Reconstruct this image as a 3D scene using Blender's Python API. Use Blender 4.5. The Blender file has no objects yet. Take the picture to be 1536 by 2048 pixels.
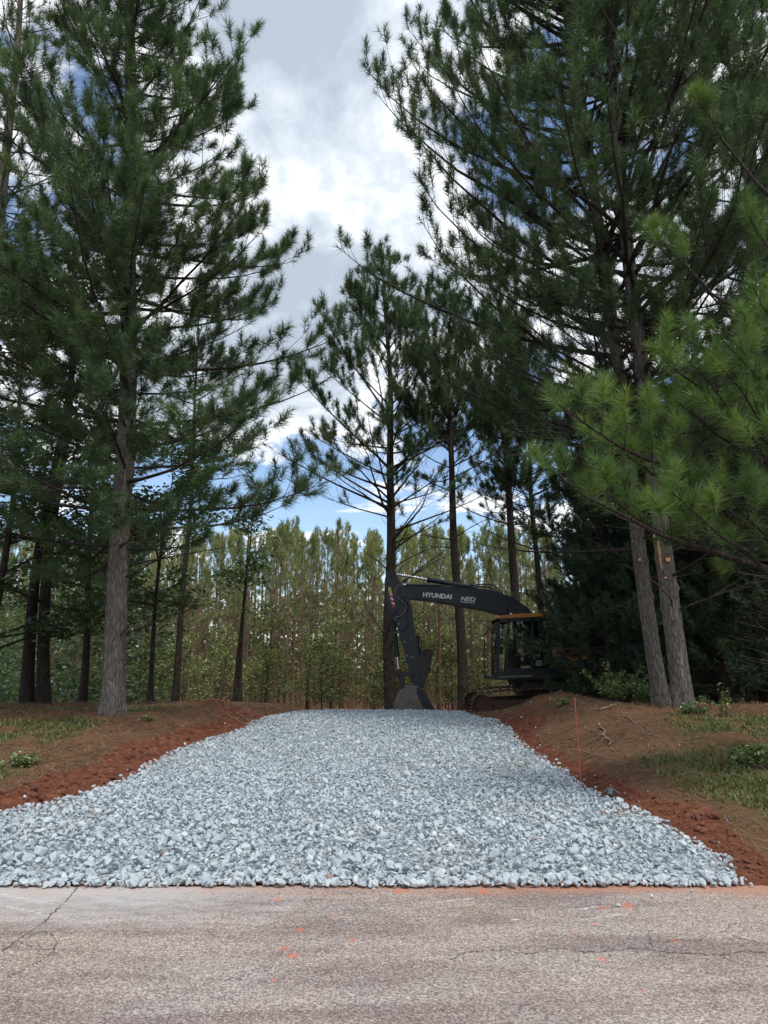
import bpy, bmesh, math, random
import numpy as np
from mathutils import Vector, Matrix

R = math.radians
SC = bpy.context.scene
COL = SC.collection
random.seed(7)

# ------------------------------------------------------------------ camera
PITCH = 12.0
CAM_Z = 1.6
FPX = 1420.0
cd = bpy.data.cameras.new('camera')
cam = bpy.data.objects.new('camera', cd)
COL.objects.link(cam)
cam.location = (0, 0, CAM_Z)
cam.rotation_euler = (R(90 + PITCH), 0, 0)
cd.sensor_fit = 'VERTICAL'
cd.sensor_height = 24.0
cd.sensor_width = 24.0
cd.lens = 24.0 * FPX / 2048.0
cd.clip_start = 0.05
cd.clip_end = 3000
SC.camera = cam

# ------------------------------------------------------------------ sky + sun
SUN_EL, SUN_AZ = 62.0, 150.0          # azimuth measured from +Y (ahead) towards +X
SKY_STRENGTH = 0.10
CLOUD_GAIN = 0.64
CLOUD_OFF = (3.0, 1.9, 0.0)
world = bpy.data.worlds.new('World')
SC.world = world
world.use_nodes = True
nt = world.node_tree
nt.nodes.clear()


def N(tree, typ, **kw):
    n = tree.nodes.new(typ)
    for k, v in kw.items():
        setattr(n, k, v)
    return n


def math_node(tree, op, a, b=None, c=None, clamp=False):
    n = tree.nodes.new('ShaderNodeMath')
    n.operation = op
    n.use_clamp = clamp
    for i, v in enumerate((a, b, c)):
        if v is None:
            continue
        if hasattr(v, 'links'):
            tree.links.new(v, n.inputs[i])
        else:
            n.inputs[i].default_value = v
    return n.outputs[0]


def ramp(tree, fac, stops, interp='LINEAR'):
    n = tree.nodes.new('ShaderNodeValToRGB')
    cr = n.color_ramp
    cr.interpolation = interp
    while len(cr.elements) < len(stops):
        cr.elements.new(0.5)
    for e, (p, c) in zip(cr.elements, stops):
        e.position = p
        e.color = (*c, 1) if len(c) == 3 else c
    if fac is not None:
        tree.links.new(fac, n.inputs[0])
    return n.outputs[0]


def mixc(tree, fac, a, b, mode='MIX'):
    n = tree.nodes.new('ShaderNodeMix')
    n.data_type = 'RGBA'
    n.blend_type = mode
    for sock, v in ((n.inputs[0], fac), (n.inputs[6], a), (n.inputs[7], b)):
        if hasattr(v, 'links'):
            tree.links.new(v, sock)
        elif isinstance(v, (int, float)):
            sock.default_value = v
        else:
            sock.default_value = (*v, 1) if len(v) == 3 else v
    return n.outputs[2]


def noise(tree, vec, scale, detail=4, rough=0.55, dist=0.0):
    n = tree.nodes.new('ShaderNodeTexNoise')
    n.inputs['Scale'].default_value = scale
    n.inputs['Detail'].default_value = detail
    n.inputs['Roughness'].default_value = rough
    n.inputs['Distortion'].default_value = dist
    if vec is not None:
        tree.links.new(vec, n.inputs['Vector'])
    return n.outputs[0]


def maprange(tree, v, a, b, c=0.0, d=1.0, smooth=False):
    n = tree.nodes.new('ShaderNodeMapRange')
    if smooth:
        n.interpolation_type = 'SMOOTHSTEP'
    tree.links.new(v, n.inputs[0])
    for i, x in enumerate((a, b, c, d)):
        n.inputs[i + 1].default_value = x
    return n.outputs[0]


sky = N(nt, 'ShaderNodeTexSky', sky_type='NISHITA')
sky.sun_disc = False
sky.sun_elevation = R(SUN_EL)
sky.sun_rotation = R(SUN_AZ)
sky.altitude = 200
sky.air_density = 1.0
sky.dust_density = 1.0
sky.ozone_density = 1.5
bg_sky = N(nt, 'ShaderNodeBackground')
bg_sky.inputs[1].default_value = SKY_STRENGTH
nt.links.new(sky.outputs[0], bg_sky.inputs[0])
tc = N(nt, 'ShaderNodeTexCoord')
sep = N(nt, 'ShaderNodeSeparateXYZ')
nt.links.new(tc.outputs['Generated'], sep.inputs[0])
zz = math_node(nt, 'ADD', math_node(nt, 'MAXIMUM', sep.outputs[2], 0.0), 0.16)
comb = N(nt, 'ShaderNodeCombineXYZ')
nt.links.new(math_node(nt, 'DIVIDE', sep.outputs[0], zz), comb.inputs[0])
nt.links.new(math_node(nt, 'DIVIDE', sep.outputs[1], zz), comb.inputs[1])
mapn = N(nt, 'ShaderNodeMapping')
mapn.inputs['Location'].default_value = CLOUD_OFF
nt.links.new(comb.outputs[0], mapn.inputs[0])
cl = mapn.outputs[0]
big = noise(nt, cl, 1.25, 7, 0.58, 0.3)
fine = noise(nt, cl, 4.0, 6, 0.6, 0.15)
dens = math_node(nt, 'ADD', math_node(nt, 'MULTIPLY', big, 0.82), math_node(nt, 'MULTIPLY', fine, 0.18))
# fewer clouds low over the horizon
low = maprange(nt, sep.outputs[2], 0.20, 0.47, 0.095, -0.015, True)
dens = math_node(nt, 'SUBTRACT', dens, low)
cover = maprange(nt, dens, 0.43, 0.495, 0, 1, True)
core = maprange(nt, dens, 0.465, 0.60, 0, 1, False)
ccol = ramp(nt, core, [(0.0, (1.0, 1.0, 1.0)), (0.30, (0.95, 0.97, 1.0)), (0.55, (0.66, 0.72, 0.80)), (0.85, (0.48, 0.545, 0.63)), (1.0, (0.42, 0.48, 0.57))])
sd = Vector((math.sin(R(SUN_AZ)) * math.cos(R(SUN_EL)), math.cos(R(SUN_AZ)) * math.cos(R(SUN_EL)), math.sin(R(SUN_EL))))
bg_cl = N(nt, 'ShaderNodeBackground')
nt.links.new(ccol, bg_cl.inputs[0])
bg_cl.inputs[1].default_value = CLOUD_GAIN
mx = N(nt, 'ShaderNodeMixShader')
cover = math_node(nt, 'MULTIPLY', cover, maprange(nt, sep.outputs[2], 0.0, 0.03))
nt.links.new(cover, mx.inputs[0])
nt.links.new(bg_sky.outputs[0], mx.inputs[1])
nt.links.new(bg_cl.outputs[0], mx.inputs[2])
wo = N(nt, 'ShaderNodeOutputWorld')
nt.links.new(mx.outputs[0], wo.inputs[0])

sl = bpy.data.lights.new('sun', 'SUN')
sl.energy = 1.5
sl.angle = R(10)
sl.color = (1.0, 0.95, 0.86)
sun = bpy.data.objects.new('sun', sl)
COL.objects.link(sun)
sun.rotation_euler = Vector(sd).to_track_quat('Z', 'Y').to_euler()
sun.location = (0, 0, 60)

SC.view_settings.view_transform = 'Standard'
SC.view_settings.look = 'None'
SC.view_settings.exposure = 1.02
SC.view_settings.gamma = 1.0
SC.view_settings.use_curve_mapping = False
SC.cycles.max_bounces = 6
SC.cycles.diffuse_bounces = 4
SC.cycles.glossy_bounces = 2
SC.cycles.transmission_bounces = 4
SC.cycles.transparent_max_bounces = 8
SC.cycles.use_denoising = True
SC.cycles.use_adaptive_sampling = True
SC.cycles.adaptive_threshold = 0.01
SC.cycles.caustics_reflective = False
SC.cycles.caustics_refractive = False

# ------------------------------------------------------------------ helpers
CT, ST = math.cos(R(PITCH)), math.sin(R(PITCH))


def ray(px, py):
    u = (px - 768.0) / FPX
    v = -(py - 1024.0) / FPX
    return np.array([u, CT - v * ST, ST + v * CT])


def at(px, py, Y):
    """world X, Z of the photo point (px, py) on the plane at distance Y"""
    d = ray(px, py)
    t = Y / d[1]
    return d[0] * t, CAM_Z + d[2] * t


def tag(o, label=None, cat=None, group=None, kind=None):
    for k, v in (('label', label), ('category', cat), ('group', group), ('kind', kind)):
        if v:
            o[k] = v
    return o


def empty(name, loc=(0, 0, 0), rz=0.0):
    o = bpy.data.objects.new(name, None)
    o.empty_display_size = 0.2
    COL.objects.link(o)
    o.location = loc
    o.rotation_euler = (0, 0, rz)
    return o


def link(name, me, parent=None, loc=(0, 0, 0)):
    o = bpy.data.objects.new(name, me)
    COL.objects.link(o)
    o.location = loc
    if parent is not None:
        o.parent = parent
    return o


KIDS = {}


def copy_tree(o, parent=None):
    c = o.copy()
    COL.objects.link(c)
    c.parent = parent
    if parent is not None:
        c.matrix_parent_inverse = o.matrix_parent_inverse.copy()
    for ch in list(o.children):
        copy_tree(ch, c)
    return c


class MB:
    """collects vertices, faces, tone values and material slots, then makes one mesh"""

    def __init__(self):
        self.V, self.T, self.F = [], [], []
        self.n = 0

    def add(self, V, F, tone=0.5, mat=0):
        V = np.asarray(V, dtype=np.float32).reshape(-1, 3)
        F = np.asarray(F, dtype=np.int32)
        self.V.append(V)
        t = np.full(len(V), tone, dtype=np.float32) if np.isscalar(tone) else np.asarray(tone, dtype=np.float32)
        self.T.append(t)
        self.F.append((F + self.n, mat))
        self.n += len(V)

    def mesh(self, name, mats, smooth=False, smooth_slots=None):
        V = np.concatenate(self.V)
        T = np.concatenate(self.T)
        me = bpy.data.meshes.new(name)
        me.vertices.add(len(V))
        me.vertices.foreach_set('co', V.ravel())
        li, ls, lt, mi = [], [], [], []
        off = 0
        for F, m in self.F:
            k = F.shape[1]
            li.append(F.ravel())
            ls.append(off + np.arange(len(F), dtype=np.int32) * k)
            lt.append(np.full(len(F), k, dtype=np.int32))
            mi.append(np.full(len(F), m, dtype=np.int32))
            off += F.size
        li = np.concatenate(li)
        ls = np.concatenate(ls)
        mi = np.concatenate(mi)
        me.loops.add(len(li))
        me.loops.foreach_set('vertex_index', li)
        me.polygons.add(len(ls))
        me.polygons.foreach_set('loop_start', ls)
        me.polygons.foreach_set('material_index', mi)
        if smooth_slots is not None:
            sm = np.isin(mi, smooth_slots)
        else:
            sm = np.full(len(ls), smooth)
        me.polygons.foreach_set('use_smooth', sm)
        a = me.attributes.new('tone', 'FLOAT', 'POINT')
        a.data.foreach_set('value', T)
        for m in (mats if isinstance(mats, (list, tuple)) else [mats]):
            me.materials.append(m)
        me.update(calc_edges=True)
        return me

    def build(self, name, mats, parent=None, smooth=False, loc=(0, 0, 0), smooth_slots=None):
        return link(name, self.mesh(name, mats, smooth, smooth_slots), parent, loc)


def norm(a):
    return a / np.maximum(np.linalg.norm(a, axis=-1, keepdims=True), 1e-9)


def tube(P, Rr, sides=6, cap=True):
    P = np.asarray(P, dtype=np.float64)
    Rr = np.asarray(Rr, dtype=np.float64) * np.ones(len(P))
    n = len(P)
    T = np.empty_like(P)
    T[1:-1] = P[2:] - P[:-2]
    T[0] = P[1] - P[0]
    T[-1] = P[-1] - P[-2]
    T = norm(T)
    m = norm((P[-1] - P[0])[None])[0]
    ref = np.array([1.0, 0, 0]) if abs(m[0]) < 0.6 else (np.array([0, 1.0, 0]) if abs(m[1]) < 0.7 else np.array([0, 0, 1.0]))
    A = norm(np.cross(T, ref))
    B = np.cross(T, A)
    th = np.arange(sides) * 2 * math.pi / sides
    V = P[:, None, :] + Rr[:, None, None] * (A[:, None, :] * np.cos(th)[None, :, None] + B[:, None, :] * np.sin(th)[None, :, None])
    V = V.reshape(-1, 3)
    i = np.arange(n - 1)[:, None] * sides
    j = np.arange(sides)[None, :]
    j2 = (j + 1) % sides
    F = np.stack([i + j, i + sides + j, i + sides + j2, i + j2], -1).reshape(-1, 4)
    if cap and sides == 4:
        F = np.concatenate([F, [[0, 1, 2, 3], [(n - 1) * 4 + 3, (n - 1) * 4 + 2, (n - 1) * 4 + 1, (n - 1) * 4]]])
    return V, F


def hash2(ix, iy, seed):
    h = (ix.astype(np.int64) * 374761393 + iy.astype(np.int64) * 668265263 + seed * 1442695041) & 0x7fffffff
    h = ((h ^ (h >> 13)) * 1274126177) & 0x7fffffff
    h = h ^ (h >> 16)
    return (h & 0xffff) / 65535.0


def vnoise(x, y, seed=0):
    x = np.asarray(x, dtype=np.float64)
    y = np.asarray(y, dtype=np.float64)
    ix, iy = np.floor(x), np.floor(y)
    fx, fy = x - ix, y - iy
    fx = fx * fx * (3 - 2 * fx)
    fy = fy * fy * (3 - 2 * fy)
    a = hash2(ix, iy, seed)
    b = hash2(ix + 1, iy, seed)
    c = hash2(ix, iy + 1, seed)
    d = hash2(ix + 1, iy + 1, seed)
    return (a * (1 - fx) + b * fx) * (1 - fy) + (c * (1 - fx) + d * fx) * fy


def fbm(x, y, seed=0, octs=4):
    s, a, t = 0.0, 0.5, 0.0
    for k in range(octs):
        s = s + a * vnoise(x * 2 ** k + 17 * k, y * 2 ** k - 9 * k, seed + k)
        t += a
        a *= 0.5
    return s / t


def sstep(a, b, x):
    t = np.clip((x - a) / (b - a), 0, 1)
    return t * t * (3 - 2 * t)


# ------------------------------------------------------------------ materials
def new_mat(name):
    m = bpy.data.materials.new(name)
    m.use_nodes = True
    t = m.node_tree
    b = t.nodes['Principled BSDF']
    return m, t, b


def attr(t, name):
    n = t.nodes.new('ShaderNodeAttribute')
    n.attribute_name = name
    return n.outputs['Fac']


def objco(t):
    return t.nodes.new('ShaderNodeTexCoord').outputs['Object']


def bump(t, b, h, strength=0.5, dist=0.02):
    n = t.nodes.new('ShaderNodeBump')
    n.inputs['Strength'].default_value = strength
    n.inputs['Distance'].default_value = dist
    t.links.new(h, n.inputs['Height'])
    t.links.new(n.outputs[0], b.inputs['Normal'])


def plain(name, col, rough=0.6, metal=0.0, var=0.25, vscale=6.0, dust=None, dust_amt=0.3):
    m, t, b = new_mat(name)
    n = noise(t, objco(t), vscale, 5, 0.6)
    lo = tuple(c * (1 - var) for c in col)
    hi = tuple(min(1, c * (1 + var)) for c in col)
    c = ramp(t, n, [(0.3, lo), (0.7, hi)])
    if dust:
        d = maprange(t, noise(t, objco(t), vscale * 2.3, 6, 0.7), 0.48, 0.75, 0, dust_amt)
        c = mixc(t, d, c, dust)
    t.links.new(c, b.inputs['Base Color'])
    t.links.new(maprange(t, n, 0.3, 0.7, rough * 0.85, min(1, rough * 1.15)), b.inputs['Roughness'])
    b.inputs['Metallic'].default_value = metal
    return m


def leaf_mat(name, stops, trans=0.35, gloss=0.04, rough=0.45, vary=0.0):
    m = bpy.data.materials.new(name)
    m.use_nodes = True
    t = m.node_tree
    t.nodes.clear()
    tn = attr(t, 'tone')
    if vary:
        oi = t.nodes.new('ShaderNodeObjectInfo')
        tn = math_node(t, 'ADD', tn, math_node(t, 'MULTIPLY', math_node(t, 'SUBTRACT', oi.outputs['Random'], 0.55), vary), clamp=True)
    c = ramp(t, tn, stops)
    d = t.nodes.new('ShaderNodeBsdfDiffuse')
    tr = t.nodes.new('ShaderNodeBsdfTranslucent')
    g = t.nodes.new('ShaderNodeBsdfGlossy')
    g.inputs['Roughness'].default_value = rough
    t.links.new(c, d.inputs[0])
    tc_ = mixc(t, 1.0, c, (1.0, 1.15, 0.6), 'MULTIPLY')
    t.links.new(tc_, tr.inputs[0])
    m1 = t.nodes.new('ShaderNodeMixShader')
    m1.inputs[0].default_value = trans
    t.links.new(d.outputs[0], m1.inputs[1])
    t.links.new(tr.outputs[0], m1.inputs[2])
    m2 = t.nodes.new('ShaderNodeMixShader')
    m2.inputs[0].default_value = gloss
    t.links.new(m1.outputs[0], m2.inputs[1])
    t.links.new(g.outputs[0], m2.inputs[2])
    o = t.nodes.new('ShaderNodeOutputMaterial')
    t.links.new(m2.outputs[0], o.inputs[0])
    return m


def bark_mat(name, lo, mid, hi, sc=24.0, stretch=0.17, bs=0.7):
    m, t, b = new_mat(name)
    mp = t.nodes.new('ShaderNodeMapping')
    mp.inputs['Scale'].default_value = (1, 1, stretch)
    co = objco(t)
    wob = noise(t, co, 3.0, 3)
    va = t.nodes.new('ShaderNodeVectorMath')
    va.operation = 'ADD'
    t.links.new(co, va.inputs[0])
    t.links.new(mixc(t, 0.06, (0, 0, 0), wob), va.inputs[1])
    t.links.new(va.outputs[0], mp.inputs[0])
    v = t.nodes.new('ShaderNodeTexVoronoi')
    v.feature = 'DISTANCE_TO_EDGE'
    v.inputs['Scale'].default_value = sc
    t.links.new(mp.outputs[0], v.inputs['Vector'])
    v2 = t.nodes.new('ShaderNodeTexVoronoi')
    v2.inputs['Scale'].default_value = sc
    t.links.new(mp.outputs[0], v2.inputs['Vector'])
    e = maprange(t, v.outputs['Distance'], 0.0, 0.22)
    fn = noise(t, mp.outputs[0], sc * 5, 6, 0.65)
    cellv = t.nodes.new('ShaderNodeSeparateColor')
    t.links.new(v2.outputs['Color'], cellv.inputs[0])
    f = math_node(t, 'ADD', math_node(t, 'MULTIPLY', e, 0.28), math_node(t, 'MULTIPLY', fn, 0.62))
    f = math_node(t, 'ADD', f, math_node(t, 'MULTIPLY', cellv.outputs[0], 0.2))
    c = ramp(t, f, [(0.18, lo), (0.5, mid), (0.9, hi)])
    big = noise(t, co, 0.9, 3)
    c = mixc(t, maprange(t, big, 0.4, 0.7, 0, 0.35), c, tuple(x * 0.7 for x in mid))
    t.links.new(c, b.inputs['Base Color'])
    b.inputs['Roughness'].default_value = 0.92
    b.inputs['Specular IOR Level'].default_value = 0.15
    h = math_node(t, 'ADD', e, math_node(t, 'MULTIPLY', fn, 0.5))
    bump(t, b, h, bs, 0.03)
    return m


M = {}
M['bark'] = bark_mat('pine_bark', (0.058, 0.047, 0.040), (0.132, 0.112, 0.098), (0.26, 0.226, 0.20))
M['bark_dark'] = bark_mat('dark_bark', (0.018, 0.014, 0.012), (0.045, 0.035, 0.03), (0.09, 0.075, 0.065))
M['bark_red'] = bark_mat('young_pine_bark', (0.10, 0.055, 0.04), (0.22, 0.13, 0.09), (0.36, 0.25, 0.18), sc=24)
M['twig'] = plain('twig_bark', (0.055, 0.042, 0.036), 0.9, var=0.4, vscale=9)
M['twig_grey'] = plain('dead_twig_bark', (0.17, 0.15, 0.135), 0.9, var=0.35, vscale=9)
M['needle'] = leaf_mat('pine_needles', [(0.0, (0.042, 0.072, 0.040)), (0.5, (0.080, 0.132, 0.062)), (1.0, (0.140, 0.205, 0.085))], 0.42)
M['needle_lit'] = leaf_mat('lit_pine_needles', [(0.0, (0.07, 0.118, 0.038)), (0.5, (0.128, 0.212, 0.056)), (1.0, (0.21, 0.30, 0.08))], 0.42)  # brighter green than pine_needles: light on the near branches put into the colour
M['needle_far'] = leaf_mat('plantation_needles', [(0.0, (0.13, 0.15, 0.075)), (0.5, (0.26, 0.28, 0.135)), (1.0, (0.42, 0.41, 0.20))], 0.45, vary=0.6)  # yellow green raised in albedo, sunlight on the plantation put into the colour
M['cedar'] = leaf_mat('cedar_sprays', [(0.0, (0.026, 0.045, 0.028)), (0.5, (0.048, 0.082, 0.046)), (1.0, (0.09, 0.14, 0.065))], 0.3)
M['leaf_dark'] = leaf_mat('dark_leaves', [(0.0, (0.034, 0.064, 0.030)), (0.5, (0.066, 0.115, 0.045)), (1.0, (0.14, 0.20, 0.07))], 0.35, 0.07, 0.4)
M['leaf_light'] = leaf_mat('light_leaves', [(0.0, (0.06, 0.085, 0.03)), (0.5, (0.20, 0.25, 0.08)), (1.0, (0.50, 0.52, 0.24))], 0.42, 0.06, 0.4)  # light green, with sun and glints on the saplings put into the colour
M['grass'] = leaf_mat('grass_blades', [(0.0, (0.065, 0.08, 0.025)), (0.5, (0.12, 0.15, 0.045)), (1.0, (0.24, 0.24, 0.09))], 0.3)
M['straw'] = leaf_mat('pine_straw', [(0.0, (0.09, 0.052, 0.032)), (0.5, (0.20, 0.12, 0.07)), (1.0, (0.38, 0.26, 0.165))], 0.05)


def ground_mat():
    m, t, b = new_mat('forest_ground')
    co = objco(t)
    n1 = noise(t, co, 2.2, 6, 0.6)
    n2 = noise(t, co, 26, 5, 0.65)
    n3 = noise(t, co, 9.0, 5, 0.6)
    mp = t.nodes.new('ShaderNodeMapping')
    mp.inputs['Scale'].default_value = (30, 6, 10)
    mp.inputs['Rotation'].default_value = (0, 0, 0.5)
    t.links.new(co, mp.inputs[0])
    n4 = noise(t, mp.outputs[0], 3.0, 5, 0.65, 1.5)
    straw = ramp(t, n4, [(0.25, (0.072, 0.040, 0.024)), (0.5, (0.165, 0.086, 0.050)), (0.8, (0.29, 0.17, 0.10))])
    straw = mixc(t, maprange(t, n1, 0.35, 0.7, 0, 0.6), straw, (0.085, 0.062, 0.040))
    grass = ramp(t, n2, [(0.3, (0.055, 0.062, 0.022)), (0.7, (0.12, 0.13, 0.045))])
    clay = ramp(t, n3, [(0.25, (0.085, 0.029, 0.017)), (0.5, (0.155, 0.057, 0.033)), (0.8, (0.27, 0.13, 0.08))])
    clay = mixc(t, maprange(t, n2, 0.4, 0.7, 0, 0.4), clay, (0.14, 0.045, 0.024))
    g = math_node(t, 'MULTIPLY', attr(t, 'grass'), maprange(t, math_node(t, 'ADD', math_node(t, 'MULTIPLY', n3, 0.6), math_node(t, 'MULTIPLY', n2, 0.4)), 0.34, 0.56), clamp=True)
    c = mixc(t, g, straw, grass)
    k = maprange(t, math_node(t, 'ADD', attr(t, 'clay'), math_node(t, 'MULTIPLY', math_node(t, 'SUBTRACT', n3, 0.5), 0.9)), 0.32, 0.62, 0, 1)
    c = mixc(t, k, c, clay)
    t.links.new(c, b.inputs['Base Color'])
    b.inputs['Roughness'].default_value = 0.95
    b.inputs['Specular IOR Level'].default_value = 0.1
    h = math_node(t, 'ADD', math_node(t, 'MULTIPLY', n2, 0.6), math_node(t, 'MULTIPLY', n4, 0.5))
    bump(t, b, h, 0.8, 0.04)
    return m


M['ground'] = ground_mat()


def stone_mat():
    m, t, b = new_mat('crushed_stone')
    co = objco(t)
    tone = attr(t, 'tone')
    c = ramp(t, tone, [(0.0, (0.29, 0.322, 0.345)), (0.35, (0.375, 0.422, 0.453)), (0.75, (0.455, 0.508, 0.543)), (0.97, (0.58, 0.62, 0.645)), (1.0, (0.33, 0.20, 0.15))])
    n = noise(t, co, 38, 5, 0.65)
    c = mixc(t, maprange(t, n, 0.35, 0.7, 0, 0.5), c, mixc(t, 1.0, c, (0.72, 0.74, 0.77), 'MULTIPLY'))
    n2 = noise(t, co, 150, 2, 0.5)
    c = mixc(t, maprange(t, n2, 0.58, 0.72, 0, 0.5), c, (0.62, 0.65, 0.68))
    big = noise(t, co, 0.8, 4, 0.6)
    c = mixc(t, maprange(t, big, 0.56, 0.74, 0, 0.4), c, (0.36, 0.33, 0.30))
    t.links.new(c, b.inputs['Base Color'])
    b.inputs['Roughness'].default_value = 0.75
    b.inputs['Specular IOR Level'].default_value = 0.3
    bump(t, b, n, 0.35, 0.006)
    return m


M['stone'] = stone_mat()


def road_mat():
    m, t, b = new_mat('worn_asphalt')
    co = objco(t)
    v = t.nodes.new('ShaderNodeTexVoronoi')
    v.inputs['Scale'].default_value = 115
    t.links.new(co, v.inputs['Vector'])
    sc = t.nodes.new('ShaderNodeSeparateColor')
    t.links.new(v.outputs['Color'], sc.inputs[0])
    agg = ramp(t, sc.outputs[0], [(0.0, (0.13, 0.108, 0.105)), (0.3, (0.265, 0.218, 0.205)), (0.65, (0.39, 0.33, 0.30)), (0.9, (0.51, 0.45, 0.41)), (1.0, (0.64, 0.59, 0.56))], 'LINEAR')
    fine_ = noise(t, co, 240, 3, 0.6)
    agg = mixc(t, maprange(t, fine_, 0.4, 0.65, 0, 0.45), agg, (0.15, 0.13, 0.125))
    mp = t.nodes.new('ShaderNodeMapping')
    mp.inputs['Scale'].default_value = (0.35, 1.6, 1)
    t.links.new(co, mp.inputs[0])
    large = noise(t, mp.outputs[0], 1.6, 6, 0.62, 0.4)
    agg = mixc(t, maprange(t, large, 0.44, 0.60, 0, 0.8), agg, mixc(t, 1.0, agg, (0.62, 0.585, 0.60), 'MULTIPLY'))
    warm = noise(t, co, 0.55, 4, 0.6)
    agg = mixc(t, maprange(t, warm, 0.4, 0.65, 0, 0.5), agg, mixc(t, 1.0, agg, (1.12, 1.0, 0.86), 'MULTIPLY'))
    nn = noise(t, co, 22, 6, 0.65)
    mp2 = t.nodes.new('ShaderNodeMapping')
    mp2.inputs['Scale'].default_value = (0.5, 1.5, 1)
    t.links.new(co, mp2.inputs[0])
    nn2 = noise(t, mp2.outputs[0], 9, 6, 0.7, 0.6)
    nz = math_node(t, 'MULTIPLY', math_node(t, 'SUBTRACT', nn, 0.5), 1.5)
    nz2 = math_node(t, 'MULTIPLY', math_node(t, 'SUBTRACT', nn2, 0.5), 2.2)
    dust = maprange(t, math_node(t, 'ADD', attr(t, 'dust'), nz2), -0.1, 0.9, 0, 0.8)
    dust = math_node(t, 'MULTIPLY', dust, math_node(t, 'GREATER_THAN', attr(t, 'dust'), 0.02))
    c = mixc(t, dust, agg, (0.47, 0.47, 0.465))
    clay = maprange(t, math_node(t, 'ADD', attr(t, 'clay'), nz2), 0.05, 1.0, 0, 0.75)
    clay = math_node(t, 'MULTIPLY', clay, math_node(t, 'GREATER_THAN', attr(t, 'clay'), 0.02))
    c = mixc(t, clay, c, (0.40, 0.19, 0.12))
    spot = maprange(t, math_node(t, 'ADD', attr(t, 'spot'), math_node(t, 'MULTIPLY', nz, 1.6)), 0.5, 1.1, 0, 0.7)
    spot = math_node(t, 'MULTIPLY', spot, math_node(t, 'GREATER_THAN', attr(t, 'spot'), 0.02))
    c = mixc(t, spot, c, (0.62, 0.16, 0.06))
    pw = maprange(t, math_node(t, 'ADD', attr(t, 'scuff'), nz), 0.55, 0.9, 0, 0.8)
    c = mixc(t, pw, c, (0.6, 0.58, 0.56))
    t.links.new(c, b.inputs['Base Color'])
    b.inputs['Roughness'].default_value = 0.85
    b.inputs['Specular IOR Level'].default_value = 0.25
    h = math_node(t, 'ADD', math_node(t, 'MULTIPLY', v.outputs['Distance'], -0.8), math_node(t, 'MULTIPLY', fine_, 0.3))
    bump(t, b, h, 0.55, 0.006)
    return m


M['road'] = road_mat()
M['crack'] = plain('road_crack', (0.075, 0.066, 0.062), 0.95, var=0.3)
M['cut_wood'] = plain('fresh_cut_wood', (0.52, 0.24, 0.10), 0.7, var=0.3, vscale=30)
M['stake'] = plain('orange_stake', (0.46, 0.10, 0.07), 0.45, var=0.2, vscale=4, dust=(0.3, 0.14, 0.08), dust_amt=0.5)
M['stick'] = plain('dead_stick', (0.19, 0.145, 0.11), 0.9, var=0.4, vscale=5)
M['clod'] = plain('red_clay_clod', (0.125, 0.043, 0.025), 0.95, var=0.35, vscale=12)
M['navy'] = plain('navy_paint', (0.0040, 0.0105, 0.0200), 0.45, var=0.35, vscale=2.5, dust=(0.08, 0.06, 0.045), dust_amt=0.12)
M['black'] = plain('black_steel', (0.012, 0.012, 0.013), 0.5, var=0.4, vscale=4, dust=(0.09, 0.06, 0.045), dust_amt=0.35)
M['orange'] = plain('orange_paint', (0.52, 0.20, 0.05), 0.4, var=0.15, vscale=3, dust=(0.35, 0.2, 0.12), dust_amt=0.35)
M['chrome'] = plain('chrome_rod', (0.62, 0.62, 0.63), 0.22, metal=0.9, var=0.08)
M['bucket'] = plain('worn_bucket_steel', (0.16, 0.14, 0.13), 0.6, metal=0.25, var=0.3, vscale=5, dust=(0.22, 0.15, 0.11), dust_amt=0.6)
M['mud'] = plain('muddy_steel', (0.05, 0.038, 0.03), 0.85, var=0.5, vscale=7, dust=(0.13, 0.085, 0.06), dust_amt=0.6)
M['track'] = plain('rusty_track', (0.075, 0.042, 0.03), 0.8, metal=0.2, var=0.45, vscale=8, dust=(0.20, 0.075, 0.04), dust_amt=0.7)
M['rubber'] = plain('hose_rubber', (0.02, 0.02, 0.021), 0.5, var=0.2)
M['greyhose'] = plain('grey_hose', (0.16, 0.165, 0.17), 0.45, var=0.2)
M['white'] = plain('white_lettering', (0.74, 0.75, 0.76), 0.5, var=0.06)
M['red'] = plain('red_sticker', (0.5, 0.02, 0.03), 0.5, var=0.1)
M['yellow'] = plain('yellow_sticker', (0.58, 0.42, 0.10), 0.5, var=0.15, vscale=14)
M['seat'] = plain('seat_fabric', (0.022, 0.023, 0.027), 0.8, var=0.25)
M['paper'] = plain('white_paper', (0.66, 0.68, 0.68), 0.7, var=0.08)
M['grey_plastic'] = plain('grey_plastic', (0.12, 0.14, 0.15), 0.5, var=0.25)


def glass_mat():
    m = bpy.data.materials.new('cab_glass')
    m.use_nodes = True
    t = m.node_tree
    t.nodes.clear()
    tr = t.nodes.new('ShaderNodeBsdfTransparent')
    tr.inputs[0].default_value = (0.80, 0.90, 0.86, 1)
    g = t.nodes.new('ShaderNodeBsdfGlossy')
    g.inputs['Roughness'].default_value = 0.03
    mx_ = t.nodes.new('ShaderNodeMixShader')
    fr = t.nodes.new('ShaderNodeFresnel')
    fr.inputs[0].default_value = 1.5
    t.links.new(fr.outputs[0], mx_.inputs[0])
    t.links.new(tr.outputs[0], mx_.inputs[1])
    t.links.new(g.outputs[0], mx_.inputs[2])
    o = t.nodes.new('ShaderNodeOutputMaterial')
    t.links.new(mx_.outputs[0], o.inputs[0])
    return m


M['glass'] = glass_mat()

# ------------------------------------------------------------------ terrain
ROAD_EDGE = 5.70


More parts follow.
